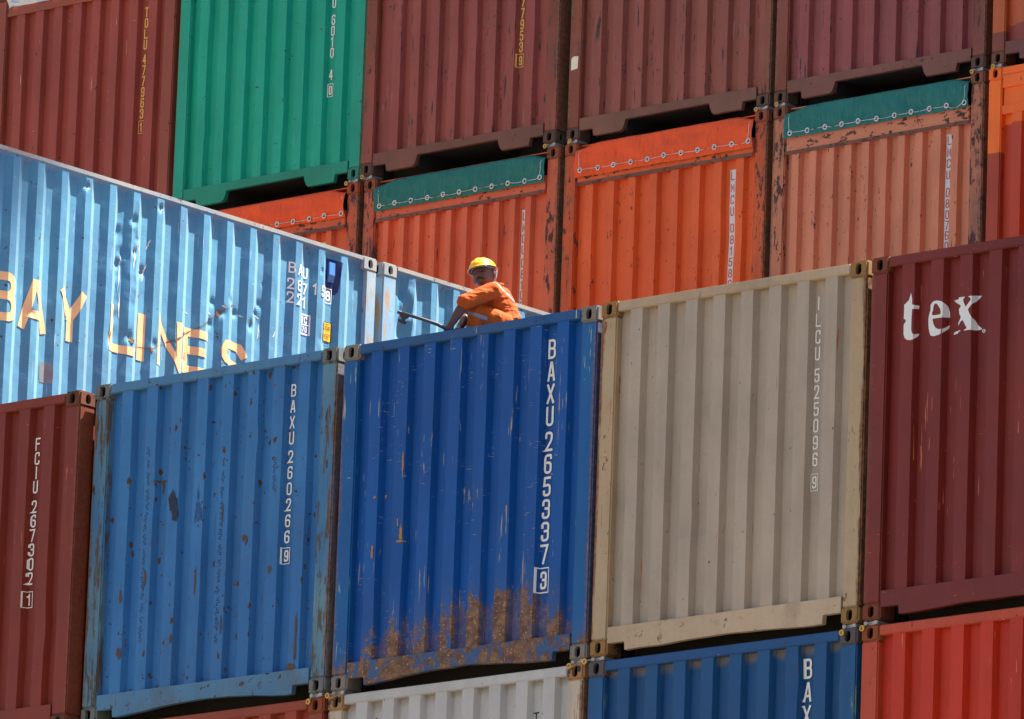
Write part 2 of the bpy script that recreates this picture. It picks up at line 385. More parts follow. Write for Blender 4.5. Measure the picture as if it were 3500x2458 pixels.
def conform(m, name, mat, parent, prof, mode='end', lift=0.0022, xsign=1):
    """wrap a flat mesh (u, z, layer) onto the corrugated wall it is painted on"""
    from mathutils.bvhtree import BVHTree
    me = bpy.data.meshes.new(name); me.from_pydata(m.v, [], m.f); me.validate()
    bm = bmesh.new(); bm.from_mesh(me)
    lo = min(v.co.x for v in bm.verts); hi = max(v.co.x for v in bm.verts)
    zl = min(v.co.y for v in bm.verts); zh = max(v.co.y for v in bm.verts)
    for (u, _) in prof:
        if lo < u < hi:
            bmesh.ops.bisect_plane(bm, geom=list(bm.verts)+list(bm.edges)+list(bm.faces), plane_co=(u, 0, 0), plane_no=(1, 0, 0), dist=1e-6)
    k = 0.1
    while k < H:
        if zl < k < zh: bmesh.ops.bisect_plane(bm, geom=list(bm.verts)+list(bm.edges)+list(bm.faces), plane_co=(0, k, 0), plane_no=(0, 1, 0), dist=1e-6)
        k += 0.12
    if parent.name not in BVH: BVH[parent.name] = BVHTree.FromPolygons([v.co for v in parent.data.vertices], [tuple(p.vertices) for p in parent.data.polygons])
    for v in bm.verts:
        u, z, lay = v.co
        h = BVH[parent.name].ray_cast(Vector((u, -1, z)), Vector((0, 1, 0)))
        v.co = (u, (h[0].y if h[0] else pval(prof, u))-lift-0.001-lay, z)
    bmesh.ops.recalc_face_normals(bm, faces=bm.faces)
    bm.to_mesh(me); bm.free(); me.materials.append(mat)
    return link(bpy.data.objects.new(name, me), parent)
def column(parent, prof, mat, chars, x, ztop, zbot, h, w, t, box=None, xb=None, name='lettering', slot=None, lift=0.004, slope=0.0):
    """chars: list of (char, unit) where unit runs from first letter (0) to last; ztop, zbot: z of the centres of the first and last"""
    m = MB(); umax = chars[-1][1]
    x -= 0.050; ztop += 0.018; zbot += 0.018            # measured on the front plane; painted on the recessed panel
    if xb is not None: xb -= 0.050
    if box: box = (box[0], box[1]+0.018)
    for k, (c, u) in enumerate(chars):
        f = u/umax; z = ztop+(zbot-ztop)*f; xx = x+((xb if xb is not None else x)-x)*f
        glyph(m, c, xx, z, w, h, t)
    if box:
        o_ = conform(m, name, mat, parent, prof, lift=lift)
        m = MB(); name = 'check_digit'; c, z = box; xx = xb if xb is not None else x
        glyph(m, c, xx, z, w*0.86, h*0.9, t)
        bt = t*0.45; bw = w/2+t*0.6; bh = h/2+t*0.95
        ribbon(m, [(xx-bw, z-bh), (xx-bw, z+bh), (xx+bw, z+bh), (xx+bw, z-bh)], True, bt, 0)
    return conform(m, name, mat, parent, prof, lift=lift)

def make_container(name, label, loc, mats, group, n=8, sill='flat', seed=1, cat='container', wall_top=H-0.085, open_top=False, full=False, side=False, header=None):
    """mats: dict wall, post, rail, cast"""
    root = empty(name, loc); tag(root, label, cat, group)
    wm = mats['wall']; pm = mats.get('post', wm); rm = mats.get('rail', pm); cm = mats.get('cast', pm)
    prof = profile_end(n)
    ew = end_wall(wm, root, prof, 0.190, wall_top+0.01, seed)
    m = MB(); rx = HW-CX
    # top rail
    if not open_top:
        m.box(-rx-0.002, rx+0.002, 0.004, 0.062, H-0.082, H-0.010); m.build('top_rail', rm, root, bevel=0.006)
    else:
        m.box(-rx+0.004, rx-0.004, 0.008, 0.064, wall_top, wall_top+0.17); m.build('top_rail', rm, root, bevel=0.004)
        m = MB(); m.box(-rx+0.008, rx-0.008, 0.001, 0.0075, wall_top-0.006, wall_top+0.028); m.build('rail_lip', mats.get('lip', rm), root)
    # posts
    for s in (-1, 1):
        m = MB(); a, b = sorted((s*(HW-0.003), s*(HW-0.152))); m.box(a, b, 0.006, 0.172, CZ-0.002, H-CZ+0.002); m.build('corner_post', pm, root, bevel=0.010)
    # sill
    m = MB(); m.prism(sill_outline(sill, seed), 0.005, 0.050); m.build('bottom_rail', rm, root)
    # sides, roof, floor, rear
    ref = L-0.37
    sp = profile_side(0.171, L-0.129, ref)
    for s in (-1, 1):
        if side and s == 1: continue
        m = MB(); nu = len(sp)
        for z in (0.15, H-0.06):
            for (y, x) in sp: m.v.append((s*(x), y, z))
        for i in range(nu-1): m.f.append((i, i+1, nu+i+1, nu+i))
        m.build('side_wall', wm, root)
    for s in (-1, 1):
        m = MB(); a, b = sorted((s*(HW-0.001), s*(HW-0.061)))
        m.box(a, b, CY-0.004, L-CY+0.004, H-0.045, H-0.006); m.build('top_side_rail', rm, root, bevel=0.005)
        m = MB(); a, b = sorted((s*(HW-0.002), s*(HW-0.05)))
        m.box(a, b, CY-0.004, L-CY+0.004, 0.012, 0.165); m.build('bottom_side_rail', rm, root)
    m = MB(); m.box(-HW+0.06, HW-0.06, 0.062, L-0.05, H-0.032, H-0.022)
    k = 0
    while k < 40 and not open_top:
        y = 0.3+k*0.14; k += 1
        if y > L-0.3: break
        m.box(-HW+0.2, HW-0.2, y, y+0.07, H-0.024, H-0.012)
    m.build('roof', wm, root)
    m = MB(); m.box(-HW+0.05, HW-0.05, 0.055, L-0.06, 0.150, 0.170)
    yk = 0.30
    while yk < L-0.2:
        if sill == 'arch' and yk < 3.2:
            m.box(-HW+0.05, -0.53, yk, yk+0.045, 0.02, 0.152); m.box(0.53, HW-0.05, yk, yk+0.045, 0.02, 0.152)
        else: m.box(-HW+0.05, HW-0.05, yk, yk+0.045, 0.03, 0.152)
        yk += 0.31
    if sill == 'arch':
        for s in (-1, 1): 
            a, b = sorted((s*0.515, s*0.53)); m.box(a, b, 0.05, 3.2, 0.015, 0.151)
    # fork-pocket wall behind the notch
    for s in (-1, 1):
        a, b = sorted((s*(HW-0.172), s*(HW-0.162))); m.box(a, b, 0.19, 0.6, 0.0, 0.15)
    m.build('underframe', mats.get('under', M_under), root)
    m = MB(); m.box(-HW+0.15, HW-0.15, L-0.06, L-0.02, 0.15, H-0.05); m.build('rear_wall', wm, root)
    for s in (-1, 1):
        m = MB(); a, b = sorted((s*(HW-0.003), s*(HW-0.14))); m.box(a, b, L-0.130, L-0.006, CZ-0.002, H-CZ+0.002); m.build('corner_post', pm, root, bevel=0.008)
    castings(root, cm, rear=True)
    return root, prof, ew, sp

# ------------------------------------------------------------------ setting
ASPH = flat('quay_concrete', (104, 94, 78), 0.9, 0.12, 0.3)
g = MB(); g.add([(-1500,-1500,-14.1),(1500,-1500,-14.1),(1500,1500,-14.1),(-1500,1500,-14.1)], [(0,1,2,3)])
tag(g.build('quay_ground', ASPH), kind='structure')
DECK = flat('deck_paint', (110, 70, 60), 0.8, 0.2, 1.0)
g = MB(); g.box(-22, 12, 0.2, 30, -3.2, -2.70); tag(g.build('ship_deck', DECK), kind='structure')

GF = 'containers in the front stack'; GB = 'containers in the back stack'; GL_ = 'light blue containers set sideways'
U0_ = (0, 1, 2, 3)
def place(cx, y, z): return (cx, y, z)

# ---- front stack ---------------------------------------------------------
# brown-red, far left
f = dict(wall=paint('red_brown_wall', (126, 47, 33), 1, (116, 43, 32), streak=0.10, scr=0.15, scrc=(206, 117, 71), bump=0.12),
         post=paint('red_brown_post', (124, 48, 33), 2, (112, 43, 30), edge=0.3, streak=0.14, scr=0.3, scrc=(213, 107, 59), chips=0.1),
         cast=paint('red_brown_casting', (116, 60, 37), 3, (84, 56, 46), chips=0.9, chipscale=9, rough=0.75, bump=0.4))
f['rail'] = f['post']
FC, fp, few, _ = make_container('shipping_container', 'brown-red container at the far left of the front stack, numbered 267302', place(-2.51-HW, -0.12, -0.05), f, GF, sill='flat', seed=2)
column(few, fp, M_white, [('F',0),('C',1),('I',2),('U',3),('2',4.37),('6',5.37),('7',6.37),('3',7.37),('0',8.37),('2',9.37)], 0.791, 2.170+0.05, 1.135+0.05, 0.098, 0.050, 0.0125, ('1', 0.972+0.05), 0.777)
# medium blue
f = dict(wall=paint('medium_blue_wall', (52, 114, 172), 4, (42, 100, 162), streak=0.12, spots=1.0, chips=0.3, peel=0.0, scr=0.6, scrc=(70, 66, 66), bump=0.22, grime=0.10),
         post=paint('medium_blue_post', (100, 136, 150), 5, (56, 112, 160), edge=0.6, streak=0.3, peel=0.36, peelc=(84, 76, 68), chips=0.5, chipz=0.25, rough=0.7, bump=0.3),
         rail=paint('medium_blue_rail', (80, 126, 160), 6, (64, 114, 158), streak=0.15, chips=0.5, scr=0.4, scrc=(84, 74, 64), grime=0.5, low=0.35, lowpow=0.09),
         cast=paint('medium_blue_casting', (104, 112, 112), 7, (108, 92, 78), chips=0.9, chipscale=8, rough=0.8, bump=0.5))
BA, bp_, bew, _ = make_container('shipping_container', 'chipped medium blue container with peeling corner posts and handwriting, numbered 260266', place(-2.474+HW, 0, 0), f, GF, sill='bow', seed=3)
column(bew, bp_, M_white, [('B',0),('A',1),('X',2),('U',3),('2',4.15),('6',5.15),('0',6.15),('2',7.15),('6',8.15),('6',9.15)], 0.793, 2.308, 1.202, 0.096, 0.050, 0.0125, ('9', 1.060), 0.786)
# cobalt blue
f = dict(wall=paint('cobalt_blue_wall', (4, 80, 156), 8, (6, 74, 148), streak=0.10, scr=1.0, scrc=(150, 140, 120), low=0.68, lowpow=0.46, ridge_only=True, bump=0.2, grime=0.06),
         post=paint('cobalt_blue_post', (14, 84, 150), 9, (18, 94, 152), edge=0.5, streak=0.15, scr=0.9, scrc=(150, 160, 150), low=0.8, lowpow=0.34, bump=0.3),
         rail=paint('cobalt_blue_rail', (26, 82, 144), 10, (42, 82, 130), streak=0.12, chips=0.3, low=0.52, lowpow=0.5, bump=0.45, rough=0.65, scr=0.2),
         cast=paint('cobalt_blue_casting', (70, 104, 136), 11, (140, 122, 92), chips=0.75, chipscale=10, low=0.0, rough=0.8, bump=0.6))
BB, cp, cew, _ = make_container('shipping_container', 'cobalt blue container with rusty lower edge under the squatting worker, numbered 265337', place(HW, 0.02, 0), f, GF, sill='bow', seed=4)
column(cew, cp, M_white, [('B',0),('A',1),('X',2),('U',3),('2',4.12),('6',5.12),('5',6.12),('3',7.12),('3',8.12),('7',9.12)], 0.801, 2.315, 0.804, 0.145, 0.071, 0.0185, ('3', 0.612), 0.794)
# beige
f = dict(wall=paint('beige_wall', (174, 160, 144), 12, (162, 150, 136), streak=0.07, scr=0.15, scrc=(168, 94, 44), spots=0.25, grime=0.12, bump=0.12),
         post=paint('beige_post', (180, 160, 132), 13, (170, 148, 118), edge=1.0, streak=0.1, chips=0.35, chipc=RUST2, chipz=0.4, scr=0.5, scrc=(168, 96, 42), grime=0.3),
         rail=paint('beige_rail', (182, 162, 138), 14, (170, 150, 124), streak=0.08, chips=0.2, chipc=RUST2, grime=0.35, low=0.1, lowpow=0.05),
         cast=paint('beige_casting', (149, 116, 73), 15, (117, 84, 54), chips=0.8, chipscale=9, rough=0.8, bump=0.4))
BC, dp, dew, _ = make_container('shipping_container', 'beige container between the cobalt blue and dark red ones, numbered 525096', place(2.474+HW, 0.01, 0.005), f, GF, sill='flat', seed=5)
column(dew, dp, M_white, [('I',0),('L',1),('C',2),('U',3),('5',4.29),('2',5.29),('5',6.29),('0',7.29),('9',8.29),('6',9.29)], 0.790, 2.329, 1.204, 0.098, 0.046, 0.0115, ('9', 1.040), 0.795)
# dark red
f = dict(wall=paint('dark_red_wall', (122, 40, 33), 16, (110, 36, 32), streak=0.10, scr=0.2, scrc=(190, 107, 75), grime=0.12, bump=0.12),
         post=paint('dark_red_post', (118, 43, 35), 17, (108, 40, 33), edge=0.3, streak=0.1, scr=0.25, scrc=(201, 117, 82), chips=0.12),
         rail=paint('dark_red_rail', (112, 38, 33), 18, (104, 36, 32), streak=0.1, scr=0.2, grime=0.2, scrc=(201, 127, 90), low=0.2, lowpow=0.07),
         cast=paint('dark_red_casting', (120, 62, 42), 19, (90, 54, 48), chips=0.7, chipscale=9, rough=0.8, bump=0.4))
TX, tp, tew, _ = make_container('shipping_container', 'dark red container at the right edge with large white letters tex', place(4.948+HW, 0.0, 0.005), f, GF, sill='flat', seed=6)
AF = ((-1.150521251, 2.422435714), (0.0005609711, -7.127296587e-05), (1.4220907e-05, -0.00045601578))
def px(p): return (AF[0][0]+AF[1][0]*p[0]+AF[2][0]*p[1], AF[0][1]+AF[1][1]*p[0]+AF[2][1]*p[1])
from mathutils.geometry import tessellate_polygon
def poly(m, loops, lay=0):
    L3 = [[Vector((a, b, 0)) for a, b in lp] for lp in loops]
    tr = tessellate_polygon(L3); vs = [(v.x, v.y, lay) for lp in L3 for v in lp]; m.add(vs, [tuple(t) for t in tr])
t_ = [(530,200),(545,290),(545,385),(665,405),(660,458),(545,452),(535,600),(530,780),(545,840),(590,855),(640,845),(668,850),(640,890),(590,920),(520,945),(460,940),(425,910),(408,850),(412,700),(445,650),(440,620),(412,610),(415,560),(420,440),(420,390),(495,315)]
e_ = [(940,320),(1000,330),(1060,370),(1110,420),(1140,500),(1140,590),(1090,590),(1030,585),(870,608),(868,640),(885,700),(910,745),(950,770),(1010,768),(1080,740),(1130,712),(1138,725),(1110,775),(1030,820),(960,860),(890,882),(840,875),(825,850),(805,760),(800,660),(805,580),(820,520),(835,470),(835,400),(860,350),(895,328)]
ec = [(905,370),(935,372),(960,410),(985,450),(995,490),(990,530),(960,545),(865,555),(860,540),(858,510),(875,480),(880,430),(890,390)]
x_ = [(1210,325),(1275,300),(1285,272),(1375,262),(1365,280),(1345,300),(1350,340),(1385,420),(1400,400),(1465,310),(1455,275),(1425,262),(1440,250),(1500,248),(1640,248),(1610,290),(1560,340),(1480,380),(1420,460),(1440,520),(1480,585),(1540,640),(1590,720),(1645,765),(1630,780),(1550,793),(1450,780),(1355,795),(1370,775),(1400,755),(1370,690),(1335,625),(1300,660),(1270,720),(1270,680),(1300,610),(1310,580),(1285,530),(1280,460),(1310,410),(1290,385),(1240,360)]
x2 = [(1195,855),(1215,820),(1260,800),(1300,785),(1300,800),(1265,825),(1265,840),(1210,858)]
CL = CAMP-Vector((4.948+HW, 0.0, 0.005))
def onribs(p):
    u, z = px(p); dv = (Vector((u, 0, z))-CL); dv /= dv.y; t = 0.0
    while t < 0.08 and t < pval(tp, u+dv.x*t): t += 0.0005
    return (u+dv.x*t, z+dv.z*t)
def ribloop(pts):
    o = []
    for a, b_ in zip(pts, pts[1:]+pts[:1]):
        for i in range(4): o.append(onribs((a[0]+(b_[0]-a[0])*i/4, a[1]+(b_[1]-a[1])*i/4)))
    return o
m = MB()
poly(m, [ribloop(t_)]); poly(m, [ribloop(e_), ribloop(ec)]); poly(m, [ribloop(x_)]); poly(m, [ribloop(x2)])
ribbon(m, [onribs((1670+20*cos(a*pi/6), 800+20*sin(a*pi/6))) for a in range(12)], True, 0.007, 0)
conform(m, 'lettering', flat('worn_white_letters', (226, 230, 232), 0.6, 0.05, chip=0.15, chipc=(134, 58, 43)), tew, tp)

# ---- second row ------------------------------------------------------------
Z2 = -2.619
f = dict(wall=paint('faded_red_wall', (150, 60, 40), 20, scr=0.2), post=paint('faded_red_post', (145, 64, 42), 21, chips=0.3), cast=paint('faded_red_casting', (136, 64, 42), 22, (120, 68, 38), chips=0.6, rough=0.8, bump=0.4))
make_container('shipping_container', 'brownish red container under the chipped medium blue one', place(-2.474+HW, 0, Z2), f, GF, seed=7)
f = dict(wall=paint('white_wall', (182, 184, 186), 23, (172, 172, 174), streak=0.06, chips=0.15, chipz=0.4, topdirt=0.4), post=paint('white_post', (182, 168, 148), 24, (180, 172, 160), chips=0.5, chipc=RUST, chipz=0.4, edge=0.9, streak=0.25, peel=0.12, peelc=(157, 112, 70)),
         rail=paint('white_rail', (178, 180, 182), 25, (168, 168, 168), streak=0.08, chips=0.15, grime=0.2), cast=paint('white_casting', (157, 122, 86), 26, (134, 82, 46), chips=0.8, chipscale=9, rough=0.8, bump=0.4))
WH, wp, wew, _ = make_container('shipping_container', 'white container with rust-streaked posts under the cobalt blue one', place(HW, 0, Z2), f, GF, seed=8)
m = MB(); glyph(m, 'T', 0.738, -0.372-Z2, 0.05, 0.075, 0.010); glyph(m, 'E', 0.738, -0.47-Z2, 0.05, 0.075, 0.010); conform(m, 'lettering', flat('black_lettering', (38, 36, 36), 0.6), wew, wp)
f = dict(wall=paint('navy_blue_wall', (22, 78, 130), 27, (20, 72, 124), streak=0.06, topdirt=0.75), post=paint('navy_blue_post', (30, 86, 134), 28, (26, 80, 132), streak=0.2, peel=0.05, peelc=(100, 130, 120), chips=0.1, chipz=0.3),
         rail=paint('navy_blue_rail', (28, 78, 134), 29, streak=0.05, scr=0.15), cast=paint('navy_blue_casting', (78, 84, 96), 30, (92, 74, 66), chips=0.6, chipscale=9, rough=0.75, bump=0.3))
NB, np_, new_, _ = make_container('shipping_container', 'navy blue container under the beige one, lettered in white', place(2.474+HW, 0, Z2), f, GF, seed=9)
column(new_, np_, M_white, [('B',0),('A',1.04),('X',2.08)], 0.794, -0.285-Z2, -0.617-Z2, 0.142, 0.071, 0.018)
f = dict(wall=paint('vermilion_wall', (192, 52, 28), 31, (178, 47, 27), streak=0.08, scr=0.2, scrc=(213, 127, 97), grime=0.06), post=paint('vermilion_post', (184, 76, 51), 32, (172, 68, 45), streak=0.1, chips=0.1, scr=0.3),
         cast=paint('vermilion_casting', (142, 78, 46), 33, (124, 70, 43), chips=0.6, rough=0.8, bump=0.3))
make_container('shipping_container', 'bright vermilion container at the bottom right corner', place(4.948+HW, 0, Z2), f, GF, seed=10)

# ---- light blue containers, long side seen ---------------------------------
def lightblue(label, loc, seed, dents, crumple, sidemats):
    root, prof, ew, sp = make_container('shipping_container', label, loc, sidemats, GL_, seed=seed, side=True)
    ys = []
    for (a, xa), (b, xb) in zip(sp, sp[1:]):
        k = 3 if b-a > 0.05 else 2
        for i in range(k): ys.append(a+(b-a)*i/k)
    ys.append(sp[-1][0])
    z0, z1 = 0.15, H-0.045; nz = 150
    m = MB(); nu = len(ys)
    for k in range(nz+1):
        z = z0+(z1-z0)*k/nz
        for y in ys:
            x = pval(sp, y); outer = (x-(HW-0.041))/0.036
            # pressed-in ends of the corrugation
            e = min(1, max(0, (z1-z)/0.035))*min(1, max(0, (z-z0)/0.05))
            x = HW-0.005-(HW-0.005-x)*e
            for (dy, dz, r, amp) in dents:
                q = ((y-dy)/r)**2+((z-dz)/(r*1.3))**2
                if q < 6: x -= amp*math.exp(-q)
            yo = y
            for (cy, cw, c0, c1, amp) in crumple:
                fy = math.exp(-((y-cy)/cw)**2); fz = 1/(1+math.exp(-(z-c0)*25))*1/(1+math.exp((z-c1)*25))
                nn_ = noise.noise(Vector((1.3+cy*3, z*4.2, seed))); n2_ = noise.noise(Vector((cy*7, z*11, seed+3)))
                yo += amp*1.1*fy*fz*(nn_+0.45*n2_)
                x -= amp*fy*fz*(0.35+0.9*nn_*noise.noise(Vector((y*3, z*3, seed+6)))*2+0.35*n2_)
            x += 0.003*noise.noise(Vector((y*2.2, z*2.1, seed*5)))+0.0012*noise.noise(Vector((y*9, z*8, seed*2)))
            m.v.append((x, yo, z))
    for k in range(nz):
        for i in range(nu-1): m.f.append((k*nu+i, k*nu+i+1, (k+1)*nu+i+1, (k+1)*nu+i))
    sw = m.build('side_wall', sidemats['side'], root)
    return root, sw, sp
lb_cast = paint('light_blue_casting', (168, 156, 132), 37, (130, 150, 160), chips=0.35, chipc=RUST2, chipscale=9, rough=0.75, bump=0.3, peel=0.1, peelc=(150, 110, 76))
lb = dict(wall=paint('light_blue_wall', (72, 140, 184), 34), side=None,
          post=paint('light_blue_post', (164, 174, 170), 35, (120, 160, 184), streak=0.25, peel=0.28, peelc=(172, 140, 104), chips=0.2, chipc=RUST2, chipz=0.3, scr=0.7, scrc=(60, 130, 190)),
          rail=paint('light_blue_rail', (118, 146, 168), 36, (150, 150, 140), streak=0.1, chips=0.4, chipc=RUST2, scr=0.3), cast=lb_cast)
lb['side'] = paint('light_blue_side', (70, 138, 168), 38, (60, 125, 161), sheen=0.12, streak=0.12, peel=0.0, peelc=(150, 200, 226), chips=0.18, scr=0.35, scrc=(150, 180, 196), bump=0.3, grime=0.08)
dents = [(a, b_, r*0.62, k*0.62) for a, b_, r, k in [(2.572,2.462,.035,.03),(3.436,2.464,.035,.03),(2.991,2.173,.06,.02),(3.139,2.303,.05,.03),(2.999,1.915,.05,.03),(3.279,1.913,.05,.035),(3.053,2.024,.05,.03),(3.165,2.048,.04,.03),
         (4.123,1.835,.04,.025),(4.393,1.798,.04,.03),(4.559,1.721,.05,.03),(2.927,1.304,.05,.03),(3.43,1.345,.05,.02),(4.625,1.846,.05,.035),(4.099,1.652,.04,.025),(3.133,1.346,.05,.03),(4.216,1.774,.05,.03),(2.007,1.31,.04,.015),(5.393,2.353,.03,.012),(4.674,1.93,.04,.02)]]
rnd = random.Random(5)
for i in range(9): dents.append((rnd.uniform(2.2, 5.6), rnd.uniform(1.0, 2.2), rnd.uniform(.012, .028), rnd.uniform(.004, .012)))
LB1, sw1, sp1 = lightblue('light blue 20 foot container seen side-on with yellow ochre letters BAY LINES', (-4.888-HW, -0.234, 2.513), 11, dents,
    [(2.98, 0.045, 1.35, 2.35, 0.022), (3.16, 0.055, 1.6, 2.35, 0.022), (4.68, 0.05, 1.6, 2.05, 0.014)], lb)
dents2 = [(.33,2.05,.08,.05),(.36,2.25,.05,.03),(.30,2.38,.04,.03),(.9,1.85,.08,.05),(.95,1.80,.05,.03),(1.4,1.5,.1,.03),(.42,1.9,.05,.02)]
LB2, sw2, sp2 = lightblue('light blue container whose side shows behind the squatting worker', (-4.888-HW, 5.896, 2.513), 12, dents2, [(0.33, 0.06, 1.7, 2.5, 0.03)], lb)
OY, OZ = 0.234, -2.513
# big letters: (char, y left, y right, z bottom, z top)
m = MB()
for ch, a, b, z0, z1 in [('B',1.31,1.602,3.70,4.095),('A',1.66,1.97,3.69,4.10),('Y',2.10,2.38,3.69,4.10),('L',2.675,2.975,3.71,4.095),('I',3.01,3.12,3.70,4.085),('N',3.235,3.515,3.705,4.095),('E',3.55,3.85,3.705,4.08),('S',3.98,4.28,3.70,4.075)]:
    if ch == 'I': glyph(m, ch, (a+b)/2+OY, (z0+z1)/2+OZ, 0.30, z1-z0, 0.082)
    else: glyph(m, ch, (a+b)/2+OY, (z0+z1)/2+OZ, b-a, z1-z0, 0.068)
def conform_side(m, name, mat, sw, lift=0.0035):
    """wrap onto the dented side wall: subdivide in z too, and take x from the wall mesh by ray cast"""
    sp = sp1
    me = bpy.data.meshes.new(name); me.from_pydata(m.v, [], m.f); me.validate(); bm = bmesh.new(); bm.from_mesh(me)
    lo = min(v.co.x for v in bm.verts); hi = max(v.co.x for v in bm.verts); zl = min(v.co.y for v in bm.verts); zh = max(v.co.y for v in bm.verts)
    cuts = []
    for (a, xa), (b, xb) in zip(sp, sp[1:]):
        cuts.append(a)
        cuts += [a+(b-a)*i/3 for i in (1, 2)] if b-a > 0.05 else [(a+b)/2]
    for u in cuts:
        if lo < u < hi: bmesh.ops.bisect_plane(bm, geom=list(bm.verts)+list(bm.edges)+list(bm.faces), plane_co=(u, 0, 0), plane_no=(1, 0, 0), dist=1e-6)
    k = 0.15
    while k < H:
        if zl < k < zh: bmesh.ops.bisect_plane(bm, geom=list(bm.verts)+list(bm.edges)+list(bm.faces), plane_co=(0, k, 0), plane_no=(0, 1, 0), dist=1e-6)
        k += (H-0.045-0.15)/150*1
    from mathutils.bvhtree import BVHTree
    bt = BVHTree.FromPolygons([v.co for v in sw.data.vertices], [tuple(p.vertices) for p in sw.data.polygons])
    for v in bm.verts:
        u, z, lay = v.co
        h = bt.ray_cast(Vector((HW+1, u, z)), Vector((-1, 0, 0)))
        v.co = ((h[0].x if h[0] else HW)+lift+lay, u, z)
    bmesh.ops.recalc_face_normals(bm, faces=bm.faces)
    bm.to_mesh(me); bm.free(); me.materials.append(mat); return link(bpy.data.objects.new(name, me), sw)
M_och = flat('ochre_letters', (222, 186, 136), 0.55, 0.06, chip=0.12, chipc=(96, 130, 160), chs=9)
conform_side(m, 'lettering', M_och, sw1)
m = MB()
def row(s, y0, dy, z0, dz, h, w, t):
    for i, c in enumerate(s):
        if c != ' ': glyph(m, c, y0+dy*i+OY, z0+dz*i+OZ, w, h, t)
row('BAU', 4.80, 0.0915, 4.825, -0.004, 0.094, 0.058, 0.013)
row('267', 4.793, 0.096, 4.69, -0.003, 0.094, 0.056, 0.013); row('15', 5.085, 0.095, 4.70, 0.0, 0.094, 0.05, 0.013)
row('221', 4.793, 0.096, 4.575, -0.003, 0.094, 0.056, 0.013)
glyph(m, '8', 5.268+OY, 4.685+OZ, 0.05, 0.085, 0.013)
ribbon(m, [(5.228+OY, 4.625+OZ), (5.228+OY, 4.745+OZ), (5.308+OY, 4.745+OZ), (5.308+OY, 4.625+OZ)], True, 0.006, 0)
bx = [(4.956, 4.31), (4.956, 4.47), (5.052, 4.47), (5.052, 4.31)]
ribbon(m, [(a+OY, b+OZ) for a, b in bx], True, 0.011, 0); ribbon(m, [(4.965+OY, 4.388+OZ), (5.043+OY, 4.388+OZ)], False, 0.010, 0.0005)
glyph(m, 'I', 4.977+OY, 4.429+OZ, 0.03, 0.056, 0.009); glyph(m, 'C', 5.012+OY, 4.429+OZ, 0.036, 0.056, 0.009)
glyph(m, '7', 4.985+OY, 4.349+OZ, 0.026, 0.046, 0.007); glyph(m, '0', 5.019+OY, 4.349+OZ, 0.026, 0.046, 0.007)
conform_side(m, 'lettering', M_white, sw1)
m = MB(); m.add([(5.218+OY, 4.302+OZ, 0), (5.317+OY, 4.302+OZ, 0), (5.317+OY, 4.458+OZ, 0), (5.218+OY, 4.458+OZ, 0)], [(0,1,2,3)])
pl = conform_side(m, 'height_plate', flat('yellow_plate', (240, 190, 60), 0.5, 0.04), sw1, 0.004)
m = MB(); ribbon(m, [(5.216+OY, 4.300+OZ), (5.216+OY, 4.460+OZ), (5.319+OY, 4.460+OZ), (5.319+OY, 4.300+OZ)], True, 0.006, 0)
for c, yy, zz, w_ in [('2', 5.233, 4.42, .022), ('.', 5.25, 4.42, .012), ('6', 5.266, 4.42, .022), ('m', 5.293, 4.42, .024), ('8', 5.240, 4.342, .022), ("'", 5.258, 4.342, .014), ('6', 5.277, 4.342, .022), ('"', 5.300, 4.342, .02)]:
    glyph(m, c, yy+OY, zz+OZ, w_, 0.048, 0.005)
conform_side(m, 'lettering', flat('plate_lettering', (40, 36, 30), 0.6), sw1, 0.007).parent = pl
# dark patch and vent hood
m = MB(); poly(m, [[(a+OY, b+OZ) for a, b in [(5.205,4.99),(5.30,5.00),(5.40,4.985),(5.385,4.90),(5.375,4.80),(5.36,4.73),(5.335,4.70),(5.30,4.715),(5.28,4.76),(5.245,4.74),(5.215,4.77)]]])
conform_side(m, 'dark_patch', flat('dark_navy_overspray', (24, 46, 96), 0.7), sw1, 0.002)
m = MB(); vx = HW-0.006
m.prism([(vx-0.03, 4.965+OZ), (vx-0.006, 4.965+OZ), (vx-0.004, 4.86+OZ), (vx-0.02, 4.80+OZ), (vx-0.03, 4.80+OZ)], 5.245+OY, 5.318+OY, 'y')
m.build('vent_hood', paint('vent_paint', (70, 128, 190), 39), LB1, bevel=0.002)
# grey scraped patch and long rusty gash
rnd = random.Random(9)
def ragged(cx, cz, rx, rz, n=34, j=0.25, sq=0.0):
    o = []
    for i in range(n):
        a = 2*pi*i/n; r = 1+j*(rnd.random()-0.5)*0.35+j*0.9*noise.noise(Vector((cos(a)*1.6+cx*31, sin(a)*1.6+cz*17, 3)))
        ca, sa = cos(a), sin(a)
        if sq: ca = math.copysign(abs(ca)**(1-sq), ca); sa = math.copysign(abs(sa)**(1-sq), sa)
        o.append((cx+rx*ca*r, cz+rz*sa*r))
    return o
m = MB(); poly(m, [ragged(1.985+OY, 3.385+OZ, 0.062, 0.085, 40, 0.12, 0.6)])
conform_side(m, 'scraped_patch', flat('scraped_grey', (112, 122, 128), 0.7, 0.15, chip=0.4, chipc=(84, 80, 78)), sw1, 0.002)
m = MB(); P = [(2.737,4.203),(2.768,3.99),(2.882,3.855),(3.025,3.805),(3.164,3.814),(3.3,3.879),(3.471,3.956),(3.641,4.058),(3.812,4.166),(4.085,4.358)]
up = []; dn = []
for (a, b), (c, e) in zip(P, P[1:]):
    for i in range(9):
        t = i/9; y = a+(c-a)*t; z = b+(e-b)*t; k = 0.002+0.006*max(0, noise.noise(Vector((y*16, z*9, 1))))*2
        if y < 2.80: k = 0.0015
        up.append((y+OY-k*0.5, z+OZ+k)); dn.append((y+OY+k*0.5, z+OZ-k))
